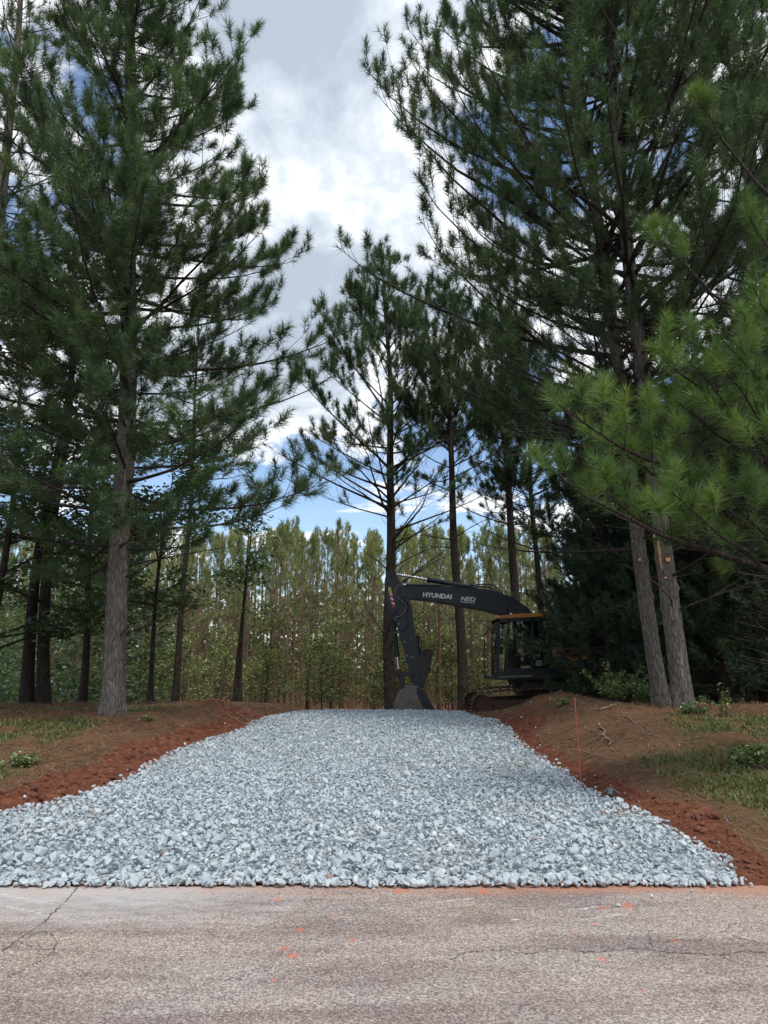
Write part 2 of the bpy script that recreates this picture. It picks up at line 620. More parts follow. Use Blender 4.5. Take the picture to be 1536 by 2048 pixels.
def drive_z(y):
    y = np.asarray(y, dtype=np.float64)
    return np.interp(y, [-1000, 5.7, 7.0, 12, 15.5, 17, 18.5, 22, 27, 35, 45, 80, 400], [-0.02, -0.006, 0.045, 0.20, 0.31, 0.335, 0.32, 0.12, -0.12, -0.72, -1.4, -2.6, -4.0])


def hit_drive(px, py):
    d = ray(px, py)
    lo, hi = 3.0, 18.0
    for _ in range(50):
        mid = (lo + hi) / 2
        z = CAM_Z + d[2] * mid / d[1]
        if z > float(drive_z(mid)) + 0.03:
            lo = mid
        else:
            hi = mid
    return d[0] * lo / d[1], lo


EL = np.array(sorted([hit_drive(*p) for p in [(0, 1632), (110, 1606), (200, 1580), (345, 1507), (410, 1482), (490, 1459)]], key=lambda q: q[1]))
ER = np.array(sorted([hit_drive(*p) for p in [(1505, 1772), (1470, 1722), (1330, 1650), (1200, 1592), (1090, 1522), (1015, 1464)]], key=lambda q: q[1]))
EL = np.vstack([[[EL[0, 0] - 1.3, 5.7]], EL, [[-2.45, 17.5], [-2.3, 21], [-2.6, 40]]])
ER = np.vstack([ER, [[2.15, 17.5], [1.9, 21], [2.2, 40]]])


def xl(y):
    return np.interp(y, EL[:, 1], EL[:, 0]) + 0.10 * (vnoise(np.asarray(y) * 2.1, np.asarray(y) * 0 + 3, 5) - 0.5)


def xr(y):
    return np.interp(y, ER[:, 1], ER[:, 0]) + 0.10 * (vnoise(np.asarray(y) * 2.1, np.asarray(y) * 0 + 9, 6) - 0.5)


def terrain(x, y):
    """height, clay mask, grass mask"""
    x = np.asarray(x, dtype=np.float64)
    y = np.asarray(y, dtype=np.float64)
    zd = drive_z(y)
    sL = xl(y) - x
    sR = x - xr(y)
    bankL = np.interp(y, [-1000, 5.9, 7.5, 9.2, 11, 13.5, 15.5, 18, 24, 34, 45, 80, 400], [-0.03, -0.02, 0.10, 0.24, 0.46, 0.66, 0.68, 0.60, 0.30, -0.55, -1.3, -2.5, -4])
    bankR = np.interp(y, [-1000, 5.9, 7.0, 9, 11, 12.8, 14.5, 17, 19.5, 22, 27, 35, 45, 80, 400], [-0.03, -0.02, 0.13, 0.36, 0.62, 0.80, 0.80, 0.62, 0.30, 0.16, -0.1, -0.65, -1.3, -2.5, -4])
    aL = sstep(-0.05, 1.5, sL)
    aR = sstep(-0.05, 1.3, sR)
    h = zd + (bankL - zd) * aL + (bankR - zd) * aR
    soft = sstep(0, 0.5, np.maximum(sL, sR)) * sstep(5.75, 6.6, y)
    # rolled earth next to the gravel
    belt_L = np.clip(1 - sL / 0.55, 0, 1) * (sL > 0) + 0
    h += 0.10 * np.exp(-((sL - 0.55) / 0.4) ** 2) * sstep(6.3, 7.5, y) * (1 - sstep(15, 17, y)) * (0.4 + 1.1 * vnoise(x * 1.7, y * 1.7, 21))
    h += 0.07 * np.exp(-((sR - 0.45) / 0.35) ** 2) * sstep(6.3, 7.5, y) * (1 - sstep(15, 17, y)) * (0.4 + 1.1 * vnoise(x * 1.7, y * 1.7, 22))
    mL = np.exp(-(((x + 3.55) / 0.95) ** 2 + ((y - 16.0) / 1.2) ** 2))
    mR = np.exp(-(((x - 3.35) / 0.95) ** 2 + ((y - 14.9) / 1.5) ** 2))
    h += (0.20 * mL + 0.26 * mR) * (0.75 + 0.5 * vnoise(x * 2.2, y * 2.2, 23))
    rough_ = (fbm(x * 1.1, y * 1.1, 31, 3) - 0.5) * 0.10 + (fbm(x * 4.5, y * 4.5, 37, 3) - 0.5) * 0.06
    h += rough_ * soft
    wL = 0.68 + 0.75 * (fbm(x * 0.9, y * 0.9, 41, 3) - 0.5)
    wR = 0.42 + 0.8 * (fbm(x * 0.9, y * 0.9, 43, 3) - 0.5)
    side_clay = np.maximum((1 - sstep(wL * 0.75, wL * 1.15, sL)), 0) * (sL > -0.5) + (1 - sstep(wR * 0.75, wR * 1.15, sR)) * (sR > -0.5)
    clay = np.clip(side_clay, 0, 1)
    clay *= (1 - sstep(16.5, 19, y))
    clay = np.maximum(clay, (y > 5.4) * (y < 5.95) * 1.0)
    clay = np.maximum(clay, 0.55 * mL * (vnoise(x * 1.5, y * 1.5, 51) > 0.35))
    clay = np.clip(clay - 0.55 * mR, 0, 1)
    clay = np.maximum(clay, 0.62 * mR * (0.5 + 0.7 * vnoise(x * 1.5, y * 1.5, 53)))
    # crumbly clods where the clay is bare
    h += clay * soft * ((fbm(x * 6, y * 6, 61, 3) - 0.5) * 0.17)
    gR = sstep(0.5, 1.4, sR) * (1 - sstep(8.6, 10.6, y)) + 0.75 * sstep(1.6, 2.6, sR) * sstep(10.0, 10.8, y) * (1 - sstep(11.6, 12.4, y)) * (fbm(x * 0.7, y * 0.7, 71) > 0.47)
    gL = 0.55 * sstep(1.0, 1.8, sL) * (fbm(x * 0.8, y * 0.8, 73, 3) > 0.50) * (1 - sstep(14, 16, y))
    gL = gL + 0.6 * sstep(1.0, 1.6, sL) * (1 - sstep(9.2, 10.5, y))
    grass = np.clip(gR + gL, 0, 1) * (1 - clay)
    return h, clay, grass


def axis(fine_lo, fine_hi, step, far, growth=1.22):
    a = list(np.arange(fine_lo, fine_hi + 1e-6, step))
    s, v = step, a[-1]
    up = []
    while v < far[1]:
        s *= growth
        v += s
        up.append(v)
    s, v = step, a[0]
    dn = []
    while v > far[0]:
        s *= growth
        v -= s
        dn.append(v)
    return np.array(dn[::-1] + a + up)


def grid_mesh(name, xs, ys, zf, mat, attrs, parent=None):
    X, Y = np.meshgrid(xs, ys)
    res = zf(X.ravel(), Y.ravel())
    Z = res[0]
    V = np.stack([X.ravel(), Y.ravel(), Z], -1).astype(np.float32)
    nx, ny = len(xs), len(ys)
    i = np.arange(ny - 1)[:, None] * nx + np.arange(nx - 1)[None, :]
    F = np.stack([i, i + 1, i + nx + 1, i + nx], -1).reshape(-1, 4)
    mb = MB()
    mb.add(V, F)
    me = mb.mesh(name, mat, True)
    for nm, arr in zip(attrs, res[1:]):
        a = me.attributes.new(nm, 'FLOAT', 'POINT')
        a.data.foreach_set('value', np.asarray(arr, dtype=np.float32))
    return link(name, me, parent)


gx = axis(-7.5, 7.5, 0.09, (-420, 420))
gy = axis(5.4, 18.5, 0.10, (-120, 520), 1.13)
tag(grid_mesh('ground', gx, gy, terrain, M['ground'], ['clay', 'grass']),
    'brown straw covered ground and red clay banks on both sides of the gravel', 'ground', kind='structure')


# road: old asphalt, clay tracked onto its edge
def z8(zx, zy):
    d = ray(zx, 1740 + zy)
    t = -CAM_Z / d[2]
    return d[0] * t, d[1] * t


SPOTS = [(555, 58, .05), (600, 120, .05), (570, 158, .055), (588, 171, .06), (703, 142, .045), (665, 92, .05), (1205, 75, .05), (1190, 110, .035),
         (1145, 125, .04), (1205, 180, .04), (1350, 142, .045), (1287, 243, .03), (545, 222, .03), (505, 172, .03), (1255, 72, .08), (800, 41, .09), (965, 42, .07), (1350, 205, .025)]
SCUFF = [((1165, 100), (1245, 88)), ((875, 64), (950, 56)), ((0, 48), (110, 68)), ((0, 70), (90, 88)), ((1010, 102), (1040, 98)), ((1150, 80), (1195, 72))]


def road_f(x, y):
    z = 0.012 - 0.02 * np.abs(y - 1.5) / 6 + (fbm(x * 1.5, y * 1.5, 81, 3) - 0.5) * 0.006
    e = ROAD_EDGE - y
    cl_ = np.clip(1 - e / (0.12 + 0.35 * fbm(x * 1.4, x * 0 + 2.2, 83, 3)), 0, 1) * (0.5 + 0.9 * sstep(-0.6, 1.8, x)) * (0.35 + 1.2 * fbm(x * 2.0, y * 2.0, 84, 3))
    cl_ += 0.30 * sstep(1.6, 3.5, x) * np.clip(1 - e / 0.7, 0, 1)
    du = 1.1 * np.clip(1 - e / 0.95, 0, 1) * (1 - sstep(-1.9, -0.4, x)) + 0.25 * np.clip(1 - e / 0.5, 0, 1) * sstep(3.0, 3.6, x)
    sp = np.zeros_like(x)
    for a, b_, r in SPOTS:
        cx, cy = z8(a, b_)
        sp = np.maximum(sp, np.exp(-(((x - cx) / (r * 0.85)) ** 2 + ((y - cy) / (r * 1.1)) ** 2)))
    sc_ = np.zeros_like(x)
    for p, q in SCUFF:
        ax, ay = z8(*p)
        bx_, by_ = z8(*q)
        dx, dy = bx_ - ax, by_ - ay
        t = np.clip(((x - ax) * dx + (y - ay) * dy) / (dx * dx + dy * dy), 0, 1)
        dd = np.hypot(x - ax - t * dx, y - ay - t * dy)
        sc_ = np.maximum(sc_, np.exp(-(dd / 0.018) ** 2))
    return z, cl_, du, sp, sc_


rx = axis(-4.2, 4.2, 0.03, (-160, 160), 1.25)
ry = np.concatenate([[-3.2, -2.0, -1.0, 0, 1, 2, 2.6, 3.0], np.arange(3.2, ROAD_EDGE + 0.001, 0.031)])
road = grid_mesh('road', rx, ry, road_f, M['road'], ['clay', 'dust', 'spot', 'scuff'])
# broken edge
co = np.empty(len(road.data.vertices) * 3, dtype=np.float32)
road.data.vertices.foreach_get('co', co)
co = co.reshape(-1, 3)
last = co[:, 1] > ROAD_EDGE - 0.03
co[last, 1] += 0.06 * (fbm(co[last, 0] * 3, co[last, 0] * 0 + 1, 91, 3) - 0.5) - 0.01
co[co[:, 1] > ROAD_EDGE - 0.012, 2] -= 0.006
road.data.vertices.foreach_set('co', co.ravel())
tag(road, 'old worn beige grey asphalt road with clay stains and cracks', 'road', kind='structure')

CRACKS = [
    ([(155, 32), (142, 52), (120, 75), (98, 95), (78, 112), (40, 138), (5, 165)], .011),
    ([(5, 162), (30, 150), (50, 145), (62, 130), (85, 124), (103, 130), (114, 145), (108, 160), (75, 161), (45, 143)], .006),
    ([(112, 160), (85, 180), (55, 196), (15, 216)], .006),
    ([(900, 182), (930, 165), (958, 166), (985, 161), (1020, 164), (1060, 169), (1095, 160), (1130, 158), (1165, 165), (1200, 166), (1245, 160), (1290, 158), (1325, 166), (1360, 168), (1400, 170), (1440, 172), (1485, 164), (1540, 166)], .009),
    ([(1290, 158), (1305, 146), (1296, 130), (1304, 120)], .005),
    ([(1304, 142), (1330, 146), (1365, 140), (1400, 141), (1425, 128), (1450, 124), (1475, 136), (1500, 142), (1540, 150)], .006),
    ([(985, 161), (990, 180), (984, 192)], .004),
    ([(1440, 172), (1470, 186), (1500, 196), (1540, 192)], .005),
    ([(1450, 124), (1460, 110), (1490, 104), (1540, 108)], .004),
]
rngc = np.random.default_rng(5)
for pts, w in CRACKS:
    P = np.array([z8(*p) for p in pts])
    seg = np.linspace(0, len(P) - 1, len(P) * 7)
    Q = np.stack([np.interp(seg, np.arange(len(P)), P[:, k]) for k in (0, 1)], -1)
    Q += rngc.normal(0, 0.007, Q.shape)
    T = np.gradient(Q, axis=0)
    T = norm(T)
    Nn = np.stack([-T[:, 1], T[:, 0]], -1)
    wd = w * rngc.uniform(0.15, 1.2, len(Q))[:, None] * 0.42
    a, b_ = Q + Nn * wd, Q - Nn * wd
    ok = (Q[:, 1] < ROAD_EDGE - 0.02)
    zt = road_f(Q[:, 0], Q[:, 1])[0] + 0.0035
    V = np.concatenate([np.column_stack([a, zt]), np.column_stack([b_, zt])])
    n = len(Q)
    F = np.array([[i, i + n, i + n + 1, i + 1] for i in range(n - 1) if ok[i] and ok[i + 1]])
    mb = MB()
    mb.add(V, F)
    mb.build('crack', M['crack'], road)

# ------------------------------------------------------------------ gravel drive
rg = np.random.default_rng(11)
NV = 26


def hull(rng, n, scale):
    bm = bmesh.new()
    p = norm(rng.normal(size=(n, 3))) * rng.uniform(0.78, 1.05, (n, 1)) * scale
    for q in p:
        bm.verts.new(q)
    res = bmesh.ops.convex_hull(bm, input=bm.verts)
    junk = [e for e in res['geom_interior'] + res['geom_unused'] if isinstance(e, bmesh.types.BMVert)]
    if junk:
        bmesh.ops.delete(bm, geom=list(set(junk)), context='VERTS')
    bmesh.ops.triangulate(bm, faces=bm.faces)
    bm.verts.index_update()
    V = np.array([v.co[:] for v in bm.verts])
    F = np.array([[v.index for v in f.verts] for f in bm.faces])
    bm.free()
    return V, F


variants = [hull(rg, int(rg.integers(11, 14)), np.array([1.0, rg.uniform(0.55, 0.85), rg.uniform(0.42, 0.72)])) for _ in range(NV)]
far_variants = [hull(rg, 8, np.array([1.0, rg.uniform(0.6, 0.85), rg.uniform(0.45, 0.72)])) for _ in range(NV)]
near_meshes = []
for k in range(NV):
    V, F = hull(rg, 18, np.array([1.0, rg.uniform(0.55, 0.88), rg.uniform(0.45, 0.75)]))
    mb = MB()
    mb.add(V, F, tone=float(np.clip(rg.normal(0.55, 0.16), 0.05, 0.95)))
    near_meshes.append(mb.mesh('stone', M['stone'], False))


def rotmats(rng, n, tilt):
    a = rng.uniform(0, 2 * math.pi, n)
    b_ = rng.normal(0, tilt, n)
    c = rng.normal(0, tilt, n)
    ca, sa, cb, sb, cc, s_c = np.cos(a), np.sin(a), np.cos(b_), np.sin(b_), np.cos(c), np.sin(c)
    Rz = np.zeros((n, 3, 3)); Rz[:, 0, 0] = ca; Rz[:, 0, 1] = -sa; Rz[:, 1, 0] = sa; Rz[:, 1, 1] = ca; Rz[:, 2, 2] = 1
    Rx = np.zeros((n, 3, 3)); Rx[:, 0, 0] = 1; Rx[:, 1, 1] = cb; Rx[:, 1, 2] = -sb; Rx[:, 2, 1] = sb; Rx[:, 2, 2] = cb
    Ry = np.zeros((n, 3, 3)); Ry[:, 1, 1] = 1; Ry[:, 0, 0] = cc; Ry[:, 0, 2] = s_c; Ry[:, 2, 0] = -s_c; Ry[:, 2, 2] = cc
    return Rz @ Rx @ Ry


def drive_front(x):
    return 5.61 + 0.06 * (fbm(x * 1.6, x * 0 + 5, 95, 3) - 0.5) + 0.0 * x


# jittered grid of stones, two layers
pts = []
for layer in range(2):
    sp = 0.058 if layer == 0 else 0.066
    X, Y = np.meshgrid(np.arange(-6.6, 4.4, sp), np.arange(5.56, 19.2, sp))
    X = X.ravel() + rg.uniform(-0.5, 0.5, X.size) * sp
    Y = Y.ravel() + rg.uniform(-0.5, 0.5, Y.size) * sp
    l, r = xl(Y), xr(Y)
    inside = (X > l - 0.02) & (X < r + 0.02) & (Y > drive_front(X))
    inside &= (np.abs(X) < 0.60 * Y + 0.35)
    if layer == 1:
        inside &= (X > l + 0.08) & (X < r - 0.08)
    out = np.maximum(l - X, X - r)
    stray = (~inside) & (out > 0) & (out < 0.9) & (Y > 6.0) & (Y < 16.5) & (rg.uniform(size=X.size) < 0.16 * np.exp(-out / 0.16)) & (layer == 0)
    k = inside | stray
    pts.append(np.stack([X[k], Y[k], np.full(k.sum(), layer), stray[k]], -1))
nx_ = 1500
X = rg.uniform(-5.6, 3.4, nx_)
Y = drive_front(X) + np.abs(rg.normal(0.03, 0.14, nx_))
k = (X > xl(Y)) & (X < xr(Y) - 0.05)
pts.append(np.stack([X[k], Y[k], np.zeros(k.sum()), np.zeros(k.sum())], -1))
X = rg.uniform(-3.6, 3.2, 46)
Y = 5.58 - np.abs(rg.normal(0, 0.28, 46))
pts.append(np.stack([X, Y, np.zeros(46), np.full(46, 2.0)], -1))
P = np.concatenate(pts)
n = len(P)
S = np.clip(np.exp(rg.normal(math.log(0.0258), 0.38, n)), 0.010, 0.060)
far_shrink = np.interp(P[:, 1], [5.7, 12, 18], [1.0, 1.0, 1.05])
S *= far_shrink
S[P[:, 3] > 0.5] *= 0.8
S[P[:, 3] > 1.5] *= 0.45
hz = terrain(P[:, 0], P[:, 1])[0]
und = 0.05 * (fbm(P[:, 0] * 1.3, P[:, 1] * 1.3, 97, 3) - 0.5)
cw = 1 - np.clip(np.abs(2 * (P[:, 0] - xl(P[:, 1])) / (xr(P[:, 1]) - xl(P[:, 1])) - 1), 0, 1)
lift = 0.035 * sstep(0, 0.5, cw) * sstep(5.7, 6.4, P[:, 1]) + 0.02 * sstep(5.7, 6.0, P[:, 1])
Z = hz + np.where(P[:, 3] > 0.5, S * 0.35, 0.012 + P[:, 2] * 0.034 + rg.uniform(0, 0.02, n) + und + lift)
Z = np.where(P[:, 1] < 5.85, np.maximum(Z, 0.012 + S * 0.45), Z)
Z = np.where(P[:, 3] > 1.5, 0.008 + S * 0.4, Z)
tone = np.clip(rg.normal(0.54, 0.17, n), 0.02, 0.96)
tone = np.where(rg.uniform(size=n) < 0.002, 1.0, tone)
var = rg.integers(0, NV, n)
RM = rotmats(rg, n, 0.6)
px_size = S / np.maximum(P[:, 1], 1)
in_view = (np.abs(P[:, 0]) < 0.52 * P[:, 1]) & (P[:, 1] < 7.6)
in_view &= P[:, 3] < 1.5
order = np.argsort(-np.where(in_view & (P[:, 2] == 1) | in_view & (P[:, 1] < 5.86), px_size, 0))
named = order[:300]
drive = empty('gravel_driveway', (0, 11, 0.0))
tag(drive, 'wide new driveway of crushed blue grey stone between the clay banks', 'driveway', kind='structure')
is_named = np.zeros(n, dtype=bool)
is_named[named] = True
mb = MB()
for k in range(NV):
  for far, (V, F) in ((False, variants[k]), (True, far_variants[k])):
    sel = np.where((var == k) & ~is_named & ((P[:, 1] > 9.5) == far))[0]
    W = np.einsum('nij,vj->nvi', RM[sel] * S[sel][:, None, None], V) + np.stack([P[sel, 0], P[sel, 1] - 11, Z[sel]], -1)[:, None, :]
    nv = len(V)
    FF = (F[None] + (np.arange(len(sel)) * nv)[:, None, None]).reshape(-1, 3)
    mb.add(W.reshape(-1, 3), FF, tone=np.repeat(tone[sel], nv))
g_ = mb.build('gravel', M['stone'], drive)
tag(g_, kind='stuff')
for i in named:
    o = bpy.data.objects.new('stone', near_meshes[int(var[i])])
    COL.objects.link(o)
    o.parent = drive
    mt = Matrix([list(RM[i][0]), list(RM[i][1]), list(RM[i][2])]).to_4x4()
    o.rotation_euler = mt.to_euler()
    o.location = (P[i, 0], P[i, 1] - 11, Z[i])
    o.scale = (S[i],) * 3
# the bed the stones lie in
bx_ = np.linspace(0, 1, 30)
by_ = np.linspace(5.78, 19.0, 80)
bb, yy = np.meshgrid(bx_, by_)
bxw = xl(yy.ravel()) + 0.05 + (xr(yy.ravel()) - xl(yy.ravel()) - 0.10) * bb.ravel()
bz = terrain(bxw, yy.ravel())[0] + 0.018
mb = MB()
i = np.arange(79)[:, None] * 30 + np.arange(29)[None, :]
mb.add(np.stack([bxw, yy.ravel() - 11, bz], -1), np.stack([i, i + 1, i + 31, i + 30], -1).reshape(-1, 4), tone=0.1)
mb.build('stone_bed', M['stone'], drive, True)

print('gravel stones', n)

# ------------------------------------------------------------------ plants: generators
def needle_tufts(mb, P, D, tone, rng, n, L, w, ax, mat, a0=1.25, a1=0.30, droop=0.12):
    P = np.asarray(P)
    D = norm(np.asarray(D))
    T = len(P)
    if T == 0:
        return
    ref = np.where(np.abs(D[:, 2:3]) < 0.9, np.array([[0, 0, 1.0]]), np.array([[1.0, 0, 0]]))
    e1 = norm(np.cross(D, ref))
    e2 = np.cross(D, e1)
    sz = rng.uniform(0.8, 1.2, T)
    u = rng.uniform(0, 1, (T, n))
    ang = a0 + (a1 - a0) * u + rng.normal(0, 0.16, (T, n))
    az = rng.uniform(0, 2 * math.pi, (T, n))
    base = P[:, None] + D[:, None] * ((u - 1) * ax * sz[:, None])[..., None]
    rad = e1[:, None] * np.cos(az)[..., None] + e2[:, None] * np.sin(az)[..., None]
    d = D[:, None] * np.cos(ang)[..., None] + rad * np.sin(ang)[..., None]
    ln = L * sz[:, None] * rng.uniform(0.75, 1.1, (T, n))
    tip = base + d * ln[..., None]
    tip[..., 2] -= droop * ln
    side = norm(np.cross(d, rng.normal(size=(T, n, 3)))) * (w * 0.5)
    V = np.stack([base + side, base - side, tip], 2).reshape(-1, 3)
    F = np.arange(T * n * 3).reshape(-1, 3)
    tn = np.clip(np.asarray(tone)[:, None] + rng.normal(0, 0.10, (T, n)), 0, 1)
    mb.add(V, F, tone=np.repeat(tn.ravel(), 3), mat=mat)


def curve_pts(p, az, el, L, up, n, rng, wob=0.08):
    """a branch path that leaves p in direction az/el and bends up by `up` rad"""
    pts = [np.array(p, dtype=float)]
    for k in range(n - 1):
        s = (k + 0.5) / (n - 1)
        e = el + up * s * s
        a = az + rng.normal(0, wob)
        az += rng.normal(0, wob * 0.6)
        st = L / (n - 1)
        pts.append(pts[-1] + st * np.array([math.cos(a) * math.cos(e), math.sin(a) * math.cos(e), math.sin(e)]))
    return np.array(pts)


def interp_path(P, s):
    x = s * (len(P) - 1)
    i = min(int(x), len(P) - 2)
    f = x - i
    return P[i] * (1 - f) + P[i + 1] * f, P[i + 1] - P[i]


def voronoi_bark(th, z, ncell, zs, seed):
    """F2-F1 of a jittered grid wrapped round the trunk (bark plates)"""
    a = th / (2 * math.pi) * ncell
    b = z / zs
    ia, ib = np.floor(a), np.floor(b)
    d1 = np.full(a.shape, 9.0)
    d2 = np.full(a.shape, 9.0)
    for da in (-1, 0, 1):
        for db in (-1, 0, 1):
            ca, cb = ia + da, ib + db
            jx = ca + hash2(np.mod(ca, ncell), cb, seed) * 0.9
            jy = cb + hash2(np.mod(ca, ncell), cb, seed + 7) * 0.9
            d = np.hypot(a - jx, b - jy)
            m = d < d1
            d2 = np.where(m, d1, np.minimum(d2, d))
            d1 = np.where(m, d, d1)
    return d2 - d1


def trunk_mesh(path, H, r0, taper, zmax_fine, rng, sides=60, bark=0.011, seed=3, flare=0.20):
    zs = list(np.arange(-0.25, zmax_fine, 0.045)) + list(np.linspace(zmax_fine, H, 40))
    zs = np.array(zs)
    th = np.arange(sides) * 2 * math.pi / sides
    Zg, Tg = np.meshgrid(zs, th, indexing='ij')
    r = r0 * np.maximum(1 - np.maximum(Zg, 0) / H, 0.02) ** taper
    r = r * (1 + flare * np.exp(-np.maximum(Zg, 0) / 0.38)) + 0.05 * np.exp(-np.maximum(Zg, 0) / 0.22) * (np.sin(Tg * 4 + seed) * 0.5 + np.sin(Tg * 7 + 2 * seed) * 0.3)
    e = voronoi_bark(Tg, Zg, 26, 0.20, seed)
    e = np.clip(e / 0.35, 0, 1)
    r = r + bark * (e - 0.6) * np.minimum(1, r / 0.12) + 0.006 * (vnoise(Tg * 6, Zg * 22, seed) - 0.5) * np.minimum(1, r / 0.1)
    # branch knots
    for k in range(9):
        kz, kt = rng.uniform(0.8, zmax_fine), rng.uniform(0, 2 * math.pi)
        dt = np.angle(np.exp(1j * (Tg - kt)))
        r = r + 0.03 * np.exp(-((dt * r0 / 0.06) ** 2 + ((Zg - kz) / 0.06) ** 2))
    C = np.array([path(z) for z in zs])
    V = np.stack([C[:, 0][:, None] + r * np.cos(Tg), C[:, 1][:, None] + r * np.sin(Tg), Zg], -1).reshape(-1, 3)
    n = len(zs)
    i = np.arange(n - 1)[:, None] * sides
    j = np.arange(sides)[None, :]
    j2 = (j + 1) % sides
    F = np.stack([i + j, i + j2, i + sides + j2, i + sides + j], -1).reshape(-1, 4)
    return V, F


def make_pine(name, loc, H, r0, cb, Lmax, env, seed, lean=(0, 0), dens=1.0, tuft=(46, 0.20, 0.0075, 0.14), needle='needle', bark='bark',
              fine=8.0, el=(-0.08, 0.85), tone=(0.45, 0.2), dead=0, limb_parts=True, zcap=None, wig=0.12, az_ok=None, bare=0.30, upturn=0.55, sec=0.42,
              whorl=0.46, taper=0.75, simple=False, targets=None, thin=0.0, drop=0.10, inner=0, dead_el=(0.0, 0.6)):
    rng = np.random.default_rng(seed)
    ph = rng.uniform(0, 6.28, 4)

    def path(z):
        return np.array([lean[0] * z + wig * math.sin(z * 0.31 + ph[0]) - wig * math.sin(ph[0]) + 0.3 * wig * math.sin(z * 0.9 + ph[1]) - 0.3 * wig * math.sin(ph[1]),
                         lean[1] * z + wig * math.sin(z * 0.27 + ph[2]) - wig * math.sin(ph[2]), z])

    def rad(z):
        return r0 * max(1 - max(z, 0) / H, 0.02) ** taper

    root = empty(name, loc)
    mb = MB()
    if simple:
        zs = np.linspace(-0.2, H, 16)
        V, F = tube([path(z) for z in zs], [rad(z) * (1 + 0.25 * math.exp(-max(z, 0) / 0.3)) for z in zs], 8)
        mb.add(V, F)
    else:
        V, F = trunk_mesh(path, H, r0, taper, fine, rng, seed=seed)
        mb.add(V, F)
    crown = MB()
    TP, TD, TT = [], [], []
    limbs = []
    # dead branches under the crown
    for k in range(dead):
        z = rng.uniform(max(1.2, cb * 0.35), max(cb * 1.05 + 0.4, 2.6))
        L = Lmax * rng.uniform(0.2, 0.75)
        Pb = curve_pts(path(z), rng.uniform(0, 6.28), rng.uniform(*dead_el), L, rng.uniform(-0.5, 0.4), 6, rng, 0.16)
        limbs.append((Pb, np.linspace(0.008 * L + 0.007, 0.004, 6)))
        for q in range(int(L * 2.2)):
            s = rng.uniform(0.3, 0.95)
            p, d = interp_path(Pb, s)
            a = math.atan2(d[1], d[0]) + rng.choice([-1, 1]) * rng.uniform(0.5, 1.1)
            Ps = curve_pts(p, a, rng.uniform(-0.2, 0.5), L * rng.uniform(0.12, 0.4), 0.2, 4, rng, 0.2)
            crown.add(*tube(Ps, np.linspace(0.006, 0.002, 4), 3), mat=0)
    z = cb
    ztop = H - 0.25

    def dress(Pb, rr, L, tb, bare):
        limbs.append((Pb, rr))
        ns = max(3, int(L * 3.2 * dens))
        for q in range(ns):
            s = bare + (0.985 - bare) * (q + rng.uniform(0, 1)) / ns
            p, d = interp_path(Pb, s)
            a = math.atan2(d[1], d[0]) + (1 if q % 2 else -1) * rng.uniform(0.45, 1.05)
            ee = math.atan2(d[2], math.hypot(d[0], d[1])) + rng.uniform(-0.15, 0.35)
            Ls = min(0.9, sec * L * (1.12 - s) + 0.2) * rng.uniform(0.6, 1.1)
            Ps = curve_pts(p, a, ee, Ls, rng.uniform(0.3, 1.0), 4, rng, 0.12)
            crown.add(*tube(Ps, np.linspace(0.0075, 0.004, 4), 4), mat=0)
            tq = tb + rng.normal(0, tone[1])
            TP.append(Ps[-1]); TD.append(Ps[-1] - Ps[-2]); TT.append(tq)
            for c in range(int(Ls / 0.17 + 0.6)):
                p2, d2 = interp_path(Ps, 1 - 0.6 * rng.uniform(0, 1) ** 1.4 - 0.003)
                a2 = math.atan2(d2[1], d2[0]) + rng.choice([-1, 1]) * rng.uniform(0.3, 1.1)
                e2 = math.atan2(d2[2], math.hypot(d2[0], d2[1])) + rng.uniform(0.0, 0.8)
                dv = np.array([math.cos(a2) * math.cos(e2), math.sin(a2) * math.cos(e2), math.sin(e2)])
                pe = p2 + dv * rng.uniform(0.10, 0.26)
                crown.add(*tube([p2, pe], [0.005, 0.004], 3), mat=0)
                TP.append(pe); TD.append(dv); TT.append(tq + rng.normal(0, tone[1] * 0.5))
        TP.append(Pb[-1]); TD.append(Pb[-1] - Pb[-2]); TT.append(tb + 0.1)

    for (tx, ty, tz, z0, br) in (targets or ()):
        tip = np.array([tx, ty, tz]) - np.array(loc)
        p0 = path(z0)
        L = float(np.linalg.norm(tip - p0))
        u = np.linspace(0, 1, 10)[:, None]
        ctl = p0 * 0.45 + tip * 0.55 - np.array([0, 0, 0.16 * L])
        Pb = (1 - u) ** 2 * p0 + 2 * u * (1 - u) * ctl + u * u * tip
        Pb[1:-1] += rng.normal(0, 0.025, (8, 3))
        dress(Pb, np.linspace(0.013 * L + 0.004, 0.006, 10), L, tone[0] + rng.normal(0, tone[1] * 0.4), br)
    if targets:
        z = ztop
